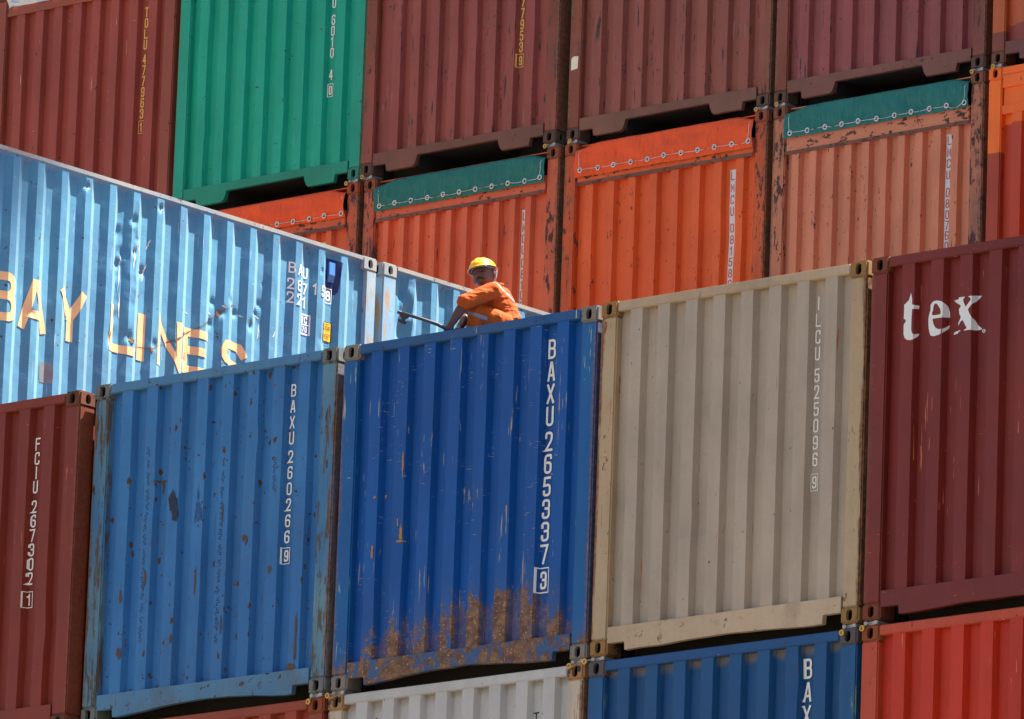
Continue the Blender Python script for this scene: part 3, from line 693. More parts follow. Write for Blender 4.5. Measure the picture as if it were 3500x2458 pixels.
for i in range(len(up)-1):
    m.add([(up[i][0], up[i][1], 0), (up[i+1][0], up[i+1][1], 0), (dn[i+1][0], dn[i+1][1], 0), (dn[i][0], dn[i][1], 0)], [(0,1,2,3)])
for cy, cz, rx, rz in [(2.935,3.835,.03,.02),(3.165,3.81,.025,.018),(3.95,4.27,.02,.03),(3.56,4.02,.012,.02),(4.12,4.37,.03,.008),(2.70,3.80,.008,.06),(3.45,3.86,.006,.07)]: poly(m, [ragged(cy+OY, cz+OZ, rx, rz, 20, 0.8)], 0.0012)
conform_side(m, 'rust_gash', flat('gash_rust', (110, 84, 62), 0.8, 0.3), sw1, 0.004)

# sharp creases and scraped-through paint on the long side
M_scr = flat('bare_scraped_paint', (206, 206, 196), 0.6, 0.12, chip=0.3, chipc=(140, 110, 84))
rc = random.Random(21)
for (cy, cz, ln, an, wd) in [(2.79,4.36,.30,1.48,.006),(2.80,4.10,.22,1.62,.007),(2.93,4.52,.22,1.5,.005),(3.02,4.44,.05,-.5,.010),(3.07,4.42,.16,1.3,.006),(2.99,4.62,.16,1.7,.005),(3.10,4.66,.10,1.2,.005),(4.00,4.33,.05,-.3,.006),(4.22,4.30,.05,-.2,.006),(4.42,4.34,.08,-.4,.006),(4.60,4.22,.06,1.2,.005),(3.86,4.25,.04,-.3,.005),(2.69,3.80,.12,1.5,.007),(3.58,4.20,.05,-.2,.004),(2.36,4.96,.03,.2,.008),(3.22,4.97,.03,.3,.008),(1.78,3.84,.04,.4,.005),(4.45,4.22,.14,1.4,.005)]:
    m = MB(); up = []; dn = []
    for i in range(9):
        t = i/8-0.5; k = wd*(1-(2*t)**2)*(0.5+rc.random())+0.0005
        y = cy+OY+cos(an)*ln*t+rc.uniform(-.004,.004); z = cz+OZ+sin(an)*ln*t; up.append((y-sin(an)*k, z+cos(an)*k)); dn.append((y+sin(an)*k, z-cos(an)*k))
    for i in range(8): m.add([(up[i][0], up[i][1], 0), (up[i+1][0], up[i+1][1], 0), (dn[i+1][0], dn[i+1][1], 0), (dn[i][0], dn[i][1], 0)], [(0,1,2,3)])
    conform_side(m, 'scrape', M_scr, sw1, 0.002)

# ---- marks on the medium blue end ------------------------------------------
def scribble(m, x, ztop, zbot, seed, wd=0.028, t=0.0034):
    r = random.Random(seed); z = ztop
    while z > zbot:
        n = r.randint(3, 7); pts = []; ph = r.uniform(0, 6)
        for i in range(n*4):
            a = ph+i*0.9
            pts.append((x+r.uniform(-.3, .3)*wd+wd*0.5*sin(a*0.9)*(0.5+r.random()*0.5), z-i*0.0045+0.006*cos(a*1.7)))
        for i in range(len(pts)-1):
            a, b = Vector(pts[i]), Vector(pts[i+1]); dv = b-a
            if dv.length < 1e-5: continue
            nn = Vector((-dv.y, dv.x)).normalized()*t/2
            m.add([(a.x+nn.x, a.y+nn.y, 0), (b.x+nn.x, b.y+nn.y, 0), (b.x-nn.x, b.y-nn.y, 0), (a.x-nn.x, a.y-nn.y, 0)], [(0,1,2,3)])
        z -= n*4*0.0045+r.uniform(.01, .03)
M_ink = flat('blue_black_ink', (26, 44, 84), 0.7)
m = MB(); scribble(m, -0.650, 2.05, 0.62, 3); scribble(m, 0.117, 1.88, 0.50, 4); scribble(m, 0.63, 1.83, 1.66, 6)
hw = conform(m, 'handwriting', M_ink, bew, bp_, lift=0.0015)
m = MB(); 
rt = random.Random(4)
for k in range(26):
    a, q = rt.uniform(0, 6.28), rt.random()**0.6
    poly(m, [ragged(-0.372+0.040*q*cos(a), 1.565+0.115*q*sin(a), rt.uniform(.008, .020), rt.uniform(.018, .050), 18, 0.6)], k*0.00012)
conform(m, 'tar_stain', flat('tar_black', (36, 44, 66), 0.5, 0.3, chip=0.30, chipc=(70, 120, 176), chs=60), bew, bp_, lift=0.0014)
m = MB()
for k in range(16):
    a, q = rt.uniform(0, 6.28), rt.random()**0.6
    poly(m, [ragged(-0.125+0.045*q*cos(a), 1.53+0.10*q*sin(a), rt.uniform(.005, .014), rt.uniform(.02, .05), 16, 0.6)], k*0.00012)
conform(m, 'ink_stain', flat('faded_purple', (40, 82, 138), 0.6, 0.2, chip=0.6, chipc=(62, 118, 176), chs=30), bew, bp_, lift=0.0014)
M_br = flat('brown_rust', (92, 70, 56), 0.85, 0.3); M_tr = flat('tan_rust', (150, 114, 76), 0.85, 0.3)
for cx, cz, rx, rz in [(-0.545,1.782,.045,.010),(-0.535,1.74,.010,.055),(0.905,0.42,.012,.20),(0.865,0.215,.045,.035),(-0.87,0.93,.014,.05),(-0.86,0.50,.022,.045),(-0.34,0.555,.014,.03),(0.355,1.25,.018,.022),(0.38,1.22,.012,.03),(0.62,0.98,.014,.03),(-0.63,1.04,.012,.06),(0.13,1.45,.006,.09),(0.16,0.62,.008,.07),(-.12,.95,.008,.12)]:
    m = MB(); poly(m, [ragged(cx, cz, rx, rz, 26, 0.7)], 0.0); conform(m, 'rust_patch', M_br, bew, bp_, lift=0.0028)
m = MB()
for cx, cz, rx, rz in [(-0.60,1.62,.008,.10),(-0.865,1.0,.012,.05),(-0.61,1.06,.030,.012),(-0.60,1.12,.012,.06),(-0.63,1.20,.006,.03),(-0.80,1.42,.010,.014),(-0.86,1.41,.012,.010)]: poly(m, [ragged(cx, cz, rx, rz, 26, 0.9)])
conform(m, 'rust_patch', flat('tan_rust', (160, 122, 80), 0.85, 0.3), cew, cp, lift=0.0028)

# ---- back stack --------------------------------------------------------------
PB = 2.4946; X0B = -14.8312; YB = 13.8965; ZT = 8.5768; ZL = 5.959
def bx_(k): return X0B+PB*k+HW
f = dict(wall=paint('maroon_wall', (154, 69, 53), 40, (142, 64, 51), streak=0.07, chips=0.06, scr=0.12, grime=0.06), post=paint('maroon_post', (153, 76, 54), 41, (134, 68, 51), streak=0.12, chips=0.2),
         cast=paint('maroon_casting', (112, 66, 42), 42, chips=0.6, rough=0.8))
TO, top_, tow, _ = make_container('shipping_container', 'maroon container at the upper left corner with a crumpled silver sheet, numbered 477963', place(bx_(-1), YB, ZT), f, GB, seed=13, n=(-0.930, 0.2548, 8, 0.110), wall_top=2.31, open_top=True)
column(tow, top_, M_yel, [('T',0),('O',1),('L',2),('U',3),('4',4.33),('7',5.33),('7',6.33),('9',7.33),('6',8.33),('3',9.33)], 0.834, 10.652-ZT, 9.627-ZT, 0.100, 0.047, 0.0145, ('1', 9.492-ZT), 0.826)
# green
f = dict(wall=paint('green_wall', (24, 170, 136), 43, (20, 158, 128), streak=0.12, chips=0.08, spots=0.12, grime=0.10, scr=0.35, scrc=(60, 180, 160)), post=paint('green_post', (30, 160, 130), 44, (26, 150, 124), edge=0.3, streak=0.08, chips=0.08),
         rail=paint('green_rail', (28, 146, 116), 45, (34, 130, 104), streak=0.1, grime=0.2), cast=paint('green_casting', (40, 128, 104), 46, (60, 96, 78), chips=0.35, grime=0.4))
GR, gp, gew, _ = make_container('shipping_container', 'bright green container in the top row, the only green one', place(bx_(0), YB, ZT), f, GB, seed=14, sill='arch')
column(gew, gp, M_white, [('U',0),('6',1.50),('0',2.48),('1',3.46),('0',4.44),('worn',5.2),('4',6.40)], 0.802, 10.37-ZT, 9.66-ZT, 0.100, 0.047, 0.014, ('0', 9.505-ZT), 0.796)
# maroon 2 .. 4
def mar(seed, c1, c2, railc):
    return dict(wall=paint('wine_red_wall', c1, seed, c2, streak=0.12, chips=0.22, chipz=0.7, chipscale=24, scr=0.3, spots=0.2, scrc=(157, 120, 105), grime=0.08, peel=0.02), post=paint('wine_red_post', c1, seed+1, (124, 64, 38), edge=0.7, streak=0.2, chips=0.5, chipz=0.4, peel=0.06, grime=0.35),
         rail=paint('wine_red_rail', railc, seed+2, (109, 70, 49), streak=0.12, chips=0.3, grime=0.25), cast=paint('wine_red_casting', (100, 72, 54), seed+3, (84, 66, 56), chips=0.5, rough=0.8, bump=0.3))
M1, m1p, m1w, _ = make_container('shipping_container', 'wine red container right of the green one, with orange numerals', place(bx_(1)-0.012, YB-0.05, ZT), mar(47, (153, 76, 63), (140, 70, 59), (134, 80, 65)), GB, seed=15, sill='arch', n=(-0.872, 0.2375, 8, 0.105))
column(m1w, m1p, M_yel, [('7',-1),('7',0),('9',1),('5',2),('3',3)], 0.756, (9.997-0.102)-ZT, 9.563-ZT, 0.098, 0.046, 0.0115, ('9', 9.430-ZT), 0.749) if False else column(m1w, m1p, M_yel, [('7',0),('7',1),('9',2),('5',3),('3',4)], 0.756, 9.997+0.005-ZT, 9.563-ZT, 0.100, 0.047, 0.0145, ('9', 9.430-ZT), 0.749)
M2, m2p, m2w, _ = make_container('shipping_container', 'wine red container with a white sticker on its left post', place(bx_(2)+0.012, YB, ZT), mar(51, (151, 82, 65), (140, 76, 61), (132, 86, 65)), GB, seed=16, sill='arch')
m = MB(); m.add([(-1.185, 0, 0.680), (-1.105, 0, 0.688), (-1.100, 0, 0.806), (-1.160, 0, 0.812), (-1.185, 0, 0.790)], [(0,1,2,3,4)]);
for i in range(5): m.v[i] = (m.v[i][0], 0.0035, m.v[i][2])
m.build('sticker', flat('cream_sticker', (236, 226, 196), 0.6, 0.08, chip=0.1, chipc=(199, 150, 79)), M2)
M3, m3p, m3w, _ = make_container('shipping_container', 'wine red container second from the right in the top row, above the green tarpaulin', place(bx_(3), YB, ZT), mar(55, (147, 74, 68), (136, 70, 65), (134, 80, 66)), GB, seed=17, sill='arch')
f = dict(wall=paint('orange_brown_wall', (148, 64, 52), 59, (140, 64, 49), split=0.36, splitc=(187, 90, 46), streak=0.1, chips=0.2, grime=0.2), post=paint('orange_brown_post', (132, 68, 51), 60, split=0.30, splitc=(181, 90, 46), streak=0.1, chips=0.3),
         rail=paint('orange_brown_rail', (120, 70, 58), 61, streak=0.1), cast=paint('orange_brown_casting', (114, 72, 49), 62, chips=0.4))
make_container('shipping_container', 'orange and plum coloured container in the upper right corner', place(bx_(4)+0.01, YB, ZT), f, GB, seed=18, sill='flat')

# lower tier, open-top containers with tarpaulins
def tarp(root, label, mat, seed, eyes, zt, zb, zeye, xl=-1.058, xr=1.062):
    """tarpaulin over the open top, hanging down over the end, laced through eyelets"""
    m = MB(); nu, nz = 110, 16
    def sy(u, q):
        n_ = noise.noise(Vector((u*4.5+seed*7, q*2.5, seed)))*0.022+noise.noise(Vector((u*17+seed*3+q*2, q*2.5, seed+9)))*0.010
        n_ += 0.008*max(0, noise.noise(Vector((u*2.2+q*1.5, seed*3, 4))))
        return -0.020+n_*min(1, q*2+0.3)-0.012*sin(pi*q)
    def top(u):
        e = (u-xl)/(xr-xl); s_ = min(1, e/0.13, (1-e)/0.10)
        s_ = max(0, s_)
        return zt-0.045*(1-s_*s_*(3-2*s_))+0.004*noise.noise(Vector((u*3, seed, 0)))
    for k in range(nz+1):
        q = 1-k/nz
        for i in range(nu+1):
            u = xl+(xr-xl)*i/nu; t = top(u); b = zb+0.006*noise.noise(Vector((u*5, seed*2, 1)))
            m.v.append((u, sy(u, q)+(0.006 if q < 0.05 else 0), t+(b-t)*q))
    for k in range(nz):
        for i in range(nu): m.f.append((k*(nu+1)+i, k*(nu+1)+i+1, (k+1)*(nu+1)+i+1, (k+1)*(nu+1)+i))
    # top sheet going back over the roof bows; row nz is the top edge
    base = (nz)*(nu+1); n0 = len(m.v)
    for r in range(1, 5):
        for i in range(nu+1):
            u = xl+(xr-xl)*i/nu; m.v.append((u, 0.03+(r-1)*1.9 if r > 1 else 0.006, top(u)+(0.012 if r == 1 else 0.015)+0.004*noise.noise(Vector((u*6, r*2, seed)))))
    prev = base
    for r in range(4):
        cur = n0+r*(nu+1)
        for i in range(nu): m.f.append((prev+i, prev+i+1, cur+i+1, cur+i))
        prev = cur
    tp_ = m.build('tarpaulin', mat, root, smooth=True)
    pts = []
    for k in range(eyes):
        u = xl+0.075+(xr-xl-0.115)*k/(eyes-1)
        z = zeye+0.010*noise.noise(Vector((k*1.7, seed, 2)))
        y = sy(u, 0.85)-0.004
        me = MB(); me.torus((u, y-0.003, z), 0.0205, 0.0058, 'y', 22, 8); e = me.build('eyelet', M_steel if (k+seed) % 7 else M_steel, tp_, smooth=True)
        me = MB(); me.v = [(u+0.017*cos(a*pi/9), y-0.0015, z+0.017*sin(a*pi/9)) for a in range(18)]; me.f = [tuple(range(18))]; me.build('eyelet_hole', M_hole, e)
        pts.append((u, y-0.012, z+random.Random(seed*31+k).uniform(-.006, .006)))
    P = [(pts[0][0]-0.01, 0.0, zt-0.03)]+[(pts[0][0]-0.012, pts[0][1], zt-0.09), (pts[0][0]-0.008, pts[0][1], zt-0.16)]
    for k, p in enumerate(pts):
        P.append(p)
        if k < len(pts)-1:
            q = pts[k+1]; sag = random.Random(seed*17+k).choice([0.004, 0.006, 0.012])+ (0.03 if (seed == 3 and k == eyes-2) else 0)
            P.append(((p[0]*0.65+q[0]*0.35), p[1]-0.004, (p[2]*0.65+q[2]*0.35)-sag)); P.append(((p[0]*0.3+q[0]*0.7), p[1]-0.004, (p[2]*0.3+q[2]*0.7)-sag))
    P += [(pts[-1][0]+0.012, pts[-1][1], zt-0.16), (pts[-1][0]+0.010, pts[-1][1], zt-0.09), (pts[-1][0]+0.016, 0.0, zt-0.045)]
    m = MB(); m.tube(P, 0.0032, 6); m.build('rope', M_rope, tp_, smooth=True)
    return tp_
M_steel = flat('galvanised_ring', (226, 224, 216), 0.5, 0.1)
M_rope = flat('grey_cord', (214, 208, 200), 0.7)
def cloth(name, c, seed):
    N = NT(name); tc = N.n('TexCoord').outputs['Object']; v = N.n('VectorMath', {0: tc, 1: (seed*2.1, seed, 0)}, operation='ADD').outputs[0]
    a = lin(c); b = N.mix(N.ss(N.noise(v, 3, 4), 0.3, 0.7), a, tuple(x*0.86 for x in a[:3])+(1,))
    b = N.mix(N.math('MULTIPLY', N.ss(N.noise(v, 1.0, 3, 0.6, (22, 22, 2.5)), 0.66, 0.72), 0.35), b, lin(tuple(min(255, x+55) for x in c)))
    b = N.mix(N.math('MULTIPLY', N.ss(N.noise(v, 2.0, 4, 0.6), 0.6, 0.75), 0.25), b, lin((90, 80, 60)))
    N.set(N.b, 'Base Color', b); N.b.inputs['Roughness'].default_value = 0.55; N.b.inputs['Specular IOR Level'].default_value = 0.3
    N.set(N.b, 'Normal', N.n('Bump', {'Height': N.math('ADD', N.noise(v, 1.0, 4, 0.6, (20, 20, 5)), N.math('MULTIPLY', N.noise(v, 5, 3), 1.2)), 'Strength': 0.9, 'Distance': 0.035}).outputs[0]); return N.m
def orange(seed, c1, c2, chips, tag_=''):
    dk = lin((78, 52, 48))
    return dict(wall=paint('orange_wall', c1, seed, c2, streak=0.14, chips=0.02+chips*0.22, chipc=dk, chipz=0.5, chipscale=24, scr=0.45, scrc=(100, 54, 40), spots=0.2*chips, grime=0.10),
         post=paint('orange_post', tuple(int(k*0.9) for k in c1), seed+1, tuple(int(k*0.84) for k in c2), edge=0.8, streak=0.25, chips=0.5+chips*0.9, chipc=dk, chipz=0.4, chipscale=13, peel=0.05+0.10*chips, peelc=(84, 56, 50), grime=0.5),
         rail=paint('orange_rail', tuple(int(k*0.95) for k in c1), seed+2, c2, streak=0.1, chips=0.3+chips*0.8, chipc=dk, chipz=1.5, chipscale=12, grime=0.3),
         lip=paint('orange_lip', (136, 80, 54), seed+4, (109, 70, 52), chips=1.0, chipc=dk, chipscale=14), cast=paint('orange_casting', (121, 78, 54), seed+3, (157, 74, 42), chips=0.45, rough=0.75, bump=0.3))
def platetext(ew, prof, mat, chars, x, ztop, zbot, plate_top, plate_bot, wd=0.058):
    x -= 0.056; ztop += 0.018; zbot += 0.018; plate_top += 0.018; plate_bot += 0.018
    m = MB(); zz = plate_bot; m.add([(x-wd/2, zz, 0), (x+wd/2, zz, 0), (x+wd/2, plate_top, 0), (x-wd/2, plate_top, 0)], [(0,1,2,3)])
    p = conform(m, 'number_plate', M_plate, ew, prof, lift=0.002)
    m = MB(); um = chars[-1][1]
    for c, u in chars: glyph(m, c, x, ztop+(zbot-ztop)*u/um, wd*0.68, 0.083, 0.0095)
    conform(m, 'lettering', mat, ew, prof, lift=0.0045).parent = p
M_plate = flat('white_plate', (222, 216, 206), 0.55, 0.06, chip=0.12, chipc=(224, 107, 59))
tg = cloth('green_canvas', (38, 116, 104), 1); to = cloth('orange_canvas', (249, 90, 35), 2)
WT = H-0.43
f = orange(70, (226, 102, 56), (210, 92, 52), 0.9)
O0, o0p, o0w, _ = make_container('open_top_container', 'orange open-top container partly hidden behind the light blue one, under the green container', place(bx_(0), YB, ZL), f, GB, seed=21, n=(-0.958, 0.1968, 10, 0.066), wall_top=WT, open_top=True)
tarp(O0, '', to, 1, 11, H-0.055, H-0.33, H-0.296)
platetext(o0w, o0p, flat('brown_letters', (168, 78, 44), 0.6), [('L',0),('M',1),('C',2),('U',3),('0',4.2)], 0.815, 7.95-ZL, 7.5-ZL, 8.008-ZL, 7.40-ZL)
f = orange(74, (230, 108, 66), (216, 98, 60), 0.6)
O1, o1p, o1w, _ = make_container('open_top_container', 'orange open-top container with green tarpaulin directly behind the worker', place(bx_(1), YB, ZL), f, GB, seed=22, n=(-0.958, 0.1968, 10, 0.066), wall_top=WT, open_top=True)
tarp(O1, '', tg, 2, 11, H-0.055, H-0.335, H-0.29)
platetext(o1w, o1p, flat('dark_orange_letters', (190, 82, 32), 0.6), [('L',0),('M',1),('C',2),('U',3),('0',4.15),('8',5.15),('1',6.1),('0',7.0),('0',7.9)], 0.816, 7.926-ZL, 7.066-ZL, 7.988-ZL, 7.0-ZL, 0.054)
f = orange(78, (236, 100, 40), (222, 90, 38), 0.6)
O2, o2p, o2w, _ = make_container('open_top_container', 'vivid orange open-top container with an orange tarpaulin above the beige container', place(bx_(2), YB, ZL), f, GB, seed=23, n=(-0.953, 0.2577, 8, 0.090), wall_top=WT+0.01, open_top=True)
tarp(O2, '', to, 5, 11, H-0.045, H-0.35, H-0.29)
platetext(o2w, o2p, flat('rust_orange_letters', (201, 78, 31), 0.6), [('L',0),('M',1),('C',2),('U',3),('0',4.38),('8',5.35),('1',6.3),('5',7.25),('8',8.2),('0',9.1)], 0.834, 7.967-ZL, 6.945-ZL, 8.026-ZL, 6.88-ZL, 0.062)
f = orange(82, (224, 134, 92), (208, 122, 86), 0.8)
O3, o3p, o3w, _ = make_container('open_top_container', 'faded pinkish orange open-top container with green tarpaulin, rust-eaten posts', place(bx_(3), YB, ZL), f, GB, seed=24, n=(-0.987, 0.2039, 10, 0.081), wall_top=WT-0.04, open_top=True)
tarp(O3, '', tg, 3, 11, H-0.05, H-0.325, H-0.285)
platetext(o3w, o3p, flat('brick_letters', (197, 82, 37), 0.6), [('L',0),('M',1),('C',2),('U',3),('0',4.5),('8',5.45),('0',6.4),('7',7.3),('6',8.2),('0',9.1)], 0.842, 7.952-ZL, 6.97-ZL, 8.007-ZL, 6.88-ZL, 0.060)
f = dict(wall=paint('two_tone_orange_wall', (205, 72, 36), 86, (195, 66, 35), streak=0.08, split=2.06, splitc=(250, 109, 31)), post=paint('two_tone_orange_post', (180, 68, 38), 87, (165, 62, 36), split=1.80, splitc=(250, 113, 34), streak=0.1, chips=0.2),
         rail=paint('new_orange_rail', (250, 109, 34), 88, streak=0.05, chips=0.05), cast=paint('new_orange_casting', (250, 111, 34), 89, chips=0.12))
O4, o4p, o4w, _ = make_container('open_top_container', 'two-tone orange container at the right edge of the back stack', place(bx_(4)-0.006, YB-0.01, ZL), f, GB, seed=25, n=8, wall_top=H-0.43, open_top=False)
m = MB(); m.box(-1.055, 1.055, 0.010, 0.05, H-0.20, H-0.085); m.build('header_panel', f['rail'], O4)
m = MB(); m.box(-1.055, 1.055, 0.030, 0.06, H-0.37, H-0.20); m.build('header_recess', f['rail'], O4)
m = MB(); m.box(-1.058, 1.058, 0.008, 0.06, H-0.445, H-0.365); m.build('header_rail', f['rail'], O4, bevel=0.004)
# crumpled silver sheet over the rail of the maroon container
N = NT('silver_sheet'); N.b.inputs['Base Color'].default_value = lin((196, 204, 214)); N.b.inputs['Metallic'].default_value = 0.55; N.b.inputs['Roughness'].default_value = 0.38
m = MB(); nu, nz = 90, 14
for k in range(nz+1):
    for i in range(nu+1):
        u = -1.04+2.08*i/nu; q = k/nz
        y = -0.012-0.06*q*(0.4+abs(noise.noise(Vector((u*5.5, q*2.2, 3))))*1.6)+0.03*noise.noise(Vector((u*11, q*5, 8)))
        hem = H-0.190+0.018*noise.noise(Vector((u*6, 1, 1)))-0.01
        m.v.append((u, y, hem+(H-0.005-hem)*q))
for k in range(nz):
    for i in range(nu): m.f.append((k*(nu+1)+i, k*(nu+1)+i+1, (k+1)*(nu+1)+i+1, (k+1)*(nu+1)+i))
m.build('silver_sheet', N.m, TO)

# ---- twist locks between the tiers ----------------------------------------
M_zinc = flat('zinc_lugs', (170, 172, 172), 0.55, 0.2, metal=0.3); M_brass = flat('brass_ring', (214, 170, 84), 0.4, 0.15, metal=0.3)
def twist_lock(loc, gap, label, ring, seed):
    root = empty('twist_lock', loc); tag(root, label, 'twist lock', 'twist locks between container corners')
    m = MB(); m.box(-0.062, 0.062, 0.02, 0.15, 0.0, gap); m.build('base_plate', M_zinc, root)
    m = MB(); m.tube([(-0.045, 0.004, gap/2), (-0.045, 0.03, gap/2)], gap*0.62, 12); m.box(-0.06, -0.03, 0.002, 0.03, 0.001, gap-0.001); m.box(0.03, 0.062, -0.002, 0.03, 0.001, gap-0.001)
    m.build('lug', M_zinc, root, bevel=0.002)
    m = MB(); m.tube([(-0.01, 0.02, gap/2), (-0.015, -0.006, gap/2), (ring[0]*0.7, -0.012, gap/2+ring[1]*0.5), (ring[0], -0.012, ring[1]+gap/2)], 0.003, 6); m.build('wire', M_zinc, root)
    m = MB(); m.torus((ring[0], -0.016, ring[1]+gap/2), 0.0165, 0.0062, 'y', 20, 8); m.tube([(ring[0], -0.012, ring[1]+gap/2), (ring[0], -0.010, ring[1]+gap/2)], 0.012, 12); m.build('pull_ring', M_brass, root, smooth=True)
h2 = CX/2
tl = [(-0.036-h2, 0.0, Z2+H, 'twist lock under the right corner of the medium blue container', (-0.055, -0.045)),
      (h2, 0.02, Z2+H, 'twist lock under the left corner of the cobalt blue container', (-0.085, -0.014)),
      (W-h2, 0.02, Z2+H, 'twist lock under the right corner of the cobalt blue container', (-0.06, -0.028)),
      (2.474+h2, 0.01, Z2+H, 'twist lock under the left corner of the beige container', (-0.105, -0.012)),
      (2.474+W-h2, 0.01, Z2+H, 'twist lock under the right corner of the beige container', (-0.05, -0.045)),
      (4.948+h2, 0.0, Z2+H, 'twist lock under the left corner of the dark red container', (-0.06, -0.035)),
      (bx_(0)+HW-h2, YB, ZL+H, 'twist lock under the right corner of the green container', (-0.07, -0.020)),
      (bx_(1)-HW+h2-0.012, YB-0.03, ZL+H, 'twist lock at the left corner above the green tarpaulin behind the worker', (-0.05, 0.006)),
      (bx_(1)+HW-h2-0.012, YB-0.03, ZL+H, 'twist lock at the right corner above the green tarpaulin behind the worker', (-0.05, -0.012)),
      (bx_(2)-HW+h2+0.012, YB, ZL+H, 'twist lock at the left corner above the orange tarpaulin', (-0.015, 0.004)),
      (bx_(2)+HW-h2+0.012, YB, ZL+H, 'twist lock at the right corner above the orange tarpaulin', (-0.06, -0.01)),
      (bx_(3)-HW+h2, YB, ZL+H, 'twist lock at the left corner above the right-hand green tarpaulin', (-0.025, 0.004)),
      (bx_(3)+HW-h2, YB, ZL+H, 'twist lock at the right corner above the right-hand green tarpaulin', (-0.05, -0.016)),
      (bx_(4)-HW+h2, YB-0.01, ZL+H, 'twist lock on the bright orange corner at the right edge', (-0.02, -0.006))]
for k, (x, y, z, lb_, rg) in enumerate(tl): twist_lock((x, y, z+0.0005), 0.026, lb_, rg, k)

# ---- unseen container stacks added outside the picture to darken the rib sides -------------------
def copy_tree(o, parent=None):
    c = o.copy(); sc.collection.objects.link(c); c.parent = parent
    for ch in list(o.children): copy_tree(ch, c)
    return c
def shade_stack(src, spots):
    for (x, y, z) in spots:
        c = copy_tree(src); c.location = (x, y, z); tag(c, 'unseen container added outside the frame to shade the rib sides', 'container', 'unseen containers added outside the frame for shade')


shade_stack(NB, [(13.3+HW, -6.3, Z2+2.619*k) for k in range(8)]+[(18.8+HW, -12.6, Z2+2.619*k) for k in range(8)]+[(1.3+HW, 7.3, 2.62+2.619*k) for k in range(6)])
# ------------------------------------------------------------------ the worker
PM = Vector((0.945, 0.45, 2.602))
man = empty('person', PM, YAW)
tag(man, 'man in yellow hard hat and orange coverall squatting on the cobalt blue container roof', 'person')
def bake(o, name, mat, parent, smooth=True, fn=None):
    dg = bpy.context.evaluated_depsgraph_get(); dg.update(); ev = o.evaluated_get(dg)
    me = bpy.data.meshes.new_from_object(ev); me.name = name
    old = o.data; bpy.data.objects.remove(o)
    if fn:
        ns = [v.normal.copy() for v in me.vertices]
        for v, n_ in zip(me.vertices, ns): v.co += n_*fn(v.co)
    me.materials.clear(); me.materials.append(mat)
    if smooth: me.shade_smooth()
    return link(bpy.data.objects.new(name, me), parent)
def skin(joints, edges, radii, extra=None, voxel=0.004, sub=2):
    """tapered limbs along the skeleton, fused into one continuous surface"""
    bm = bmesh.new()
    def R_(k): r = radii[k]; return max(r) if isinstance(r, tuple) else r
    for k, p in joints.items(): bmesh.ops.create_icosphere(bm, subdivisions=3 if R_(k) > 0.015 else 2, radius=R_(k), matrix=Matrix.Translation(p))
    for a_, b_ in edges:
        A, B = Vector(joints[a_]), Vector(joints[b_]); dv = B-A
        bmesh.ops.create_cone(bm, cap_ends=True, segments=20, radius1=R_(a_), radius2=R_(b_), depth=dv.length, matrix=Matrix.Translation((A+B)/2) @ dv.to_track_quat('Z', 'Y').to_matrix().to_4x4())
    if extra:
        for e in extra: bm.from_mesh(e)
    m3 = bpy.data.meshes.new('tmp2'); bm.to_mesh(m3); bm.free()
    o = bpy.data.objects.new('tmp2', m3); sc.collection.objects.link(o)
    r = o.modifiers.new('r', 'REMESH'); r.mode = 'VOXEL'; r.voxel_size = voxel
    s = o.modifiers.new('sm', 'SMOOTH'); s.iterations = sub*2; s.factor = 0.5
    return o
from mathutils import Euler
HC = Vector((0.014, -0.022, 0.482))
HR = (Matrix.Rotation(radians(-27), 4, 'Z') @ Matrix.Rotation(radians(1), 4, 'X') @ Matrix.Rotation(radians(-15), 4, 'Y'))
HM = Matrix.Translation(HC) @ HR
def g2(x, z, cx, cz, sx, sz): return math.exp(-((x-cx)/sx)**2-((z-cz)/sz)**2)
def headpt(a, e, grow=0.0):
    # a: azimuth (0 = front), e: elevation
    x = sin(a)*cos(e)*0.074; y = -cos(a)*cos(e)*0.094; z = sin(e)*0.113
    t = max(0, -z/0.113)
    x *= 1-0.36*t**1.6; 
    if y > 0: y *= 1-0.45*t
    else: y -= 0.006*t
    if z > 0: x *= 1+0.05*sin(pi*z/0.113)
    if y < -0.02:
        w_ = min(1, (-y-0.02)/0.03)
        nz = 0.023*math.exp(-(x/0.0105)**2)*(math.exp(-((z+0.022)/0.012)**2)+0.62*math.exp(-((z+0.002)/0.018)**2))
        nz += 0.006*g2(abs(x), z, 0.013, -0.028, 0.007, 0.007)
        nz += 0.006*math.exp(-((z-0.030)/0.010)**2)*math.exp(-(x/0.05)**2)
        nz -= 0.010*g2(abs(x), z, 0.030, 0.010, 0.015, 0.011)
        nz += 0.005*g2(abs(x), z, 0.038, -0.022, 0.016, 0.018)
        nz += 0.007*g2(x, z, 0, -0.055, 0.026, 0.012)-0.004*g2(x, z, 0, -0.060, 0.022, 0.003)
        nz -= 0.004*g2(x, z, 0, -0.076, 0.02, 0.006)
        nz += 0.007*g2(x, z, 0, -0.094, 0.018, 0.014)
        y -= nz*w_
    v = Vector((x, y, z)); 
    return v*(1+grow)
def sphere_mesh(fn, na=72, ne=54):
    vs = []; fs = []
    for j in range(1, ne):
        e = -pi/2+pi*j/ne
        for i in range(na): vs.append(fn(2*pi*i/na, e))
    b = len(vs); vs += [fn(0, -pi/2), fn(0, pi/2)]
    for j in range(ne-2):
        for i in range(na): fs.append((j*na+i, j*na+(i+1) % na, (j+1)*na+(i+1) % na, (j+1)*na+i))
    for i in range(na): fs.append((b, (i+1) % na, i)); fs.append((b+1, (ne-2)*na+i, (ne-2)*na+(i+1) % na))
    me = bpy.data.meshes.new('tmp'); me.from_pydata([tuple(v) for v in vs], [], fs); me.transform(HM); return me
head = sphere_mesh(headpt)
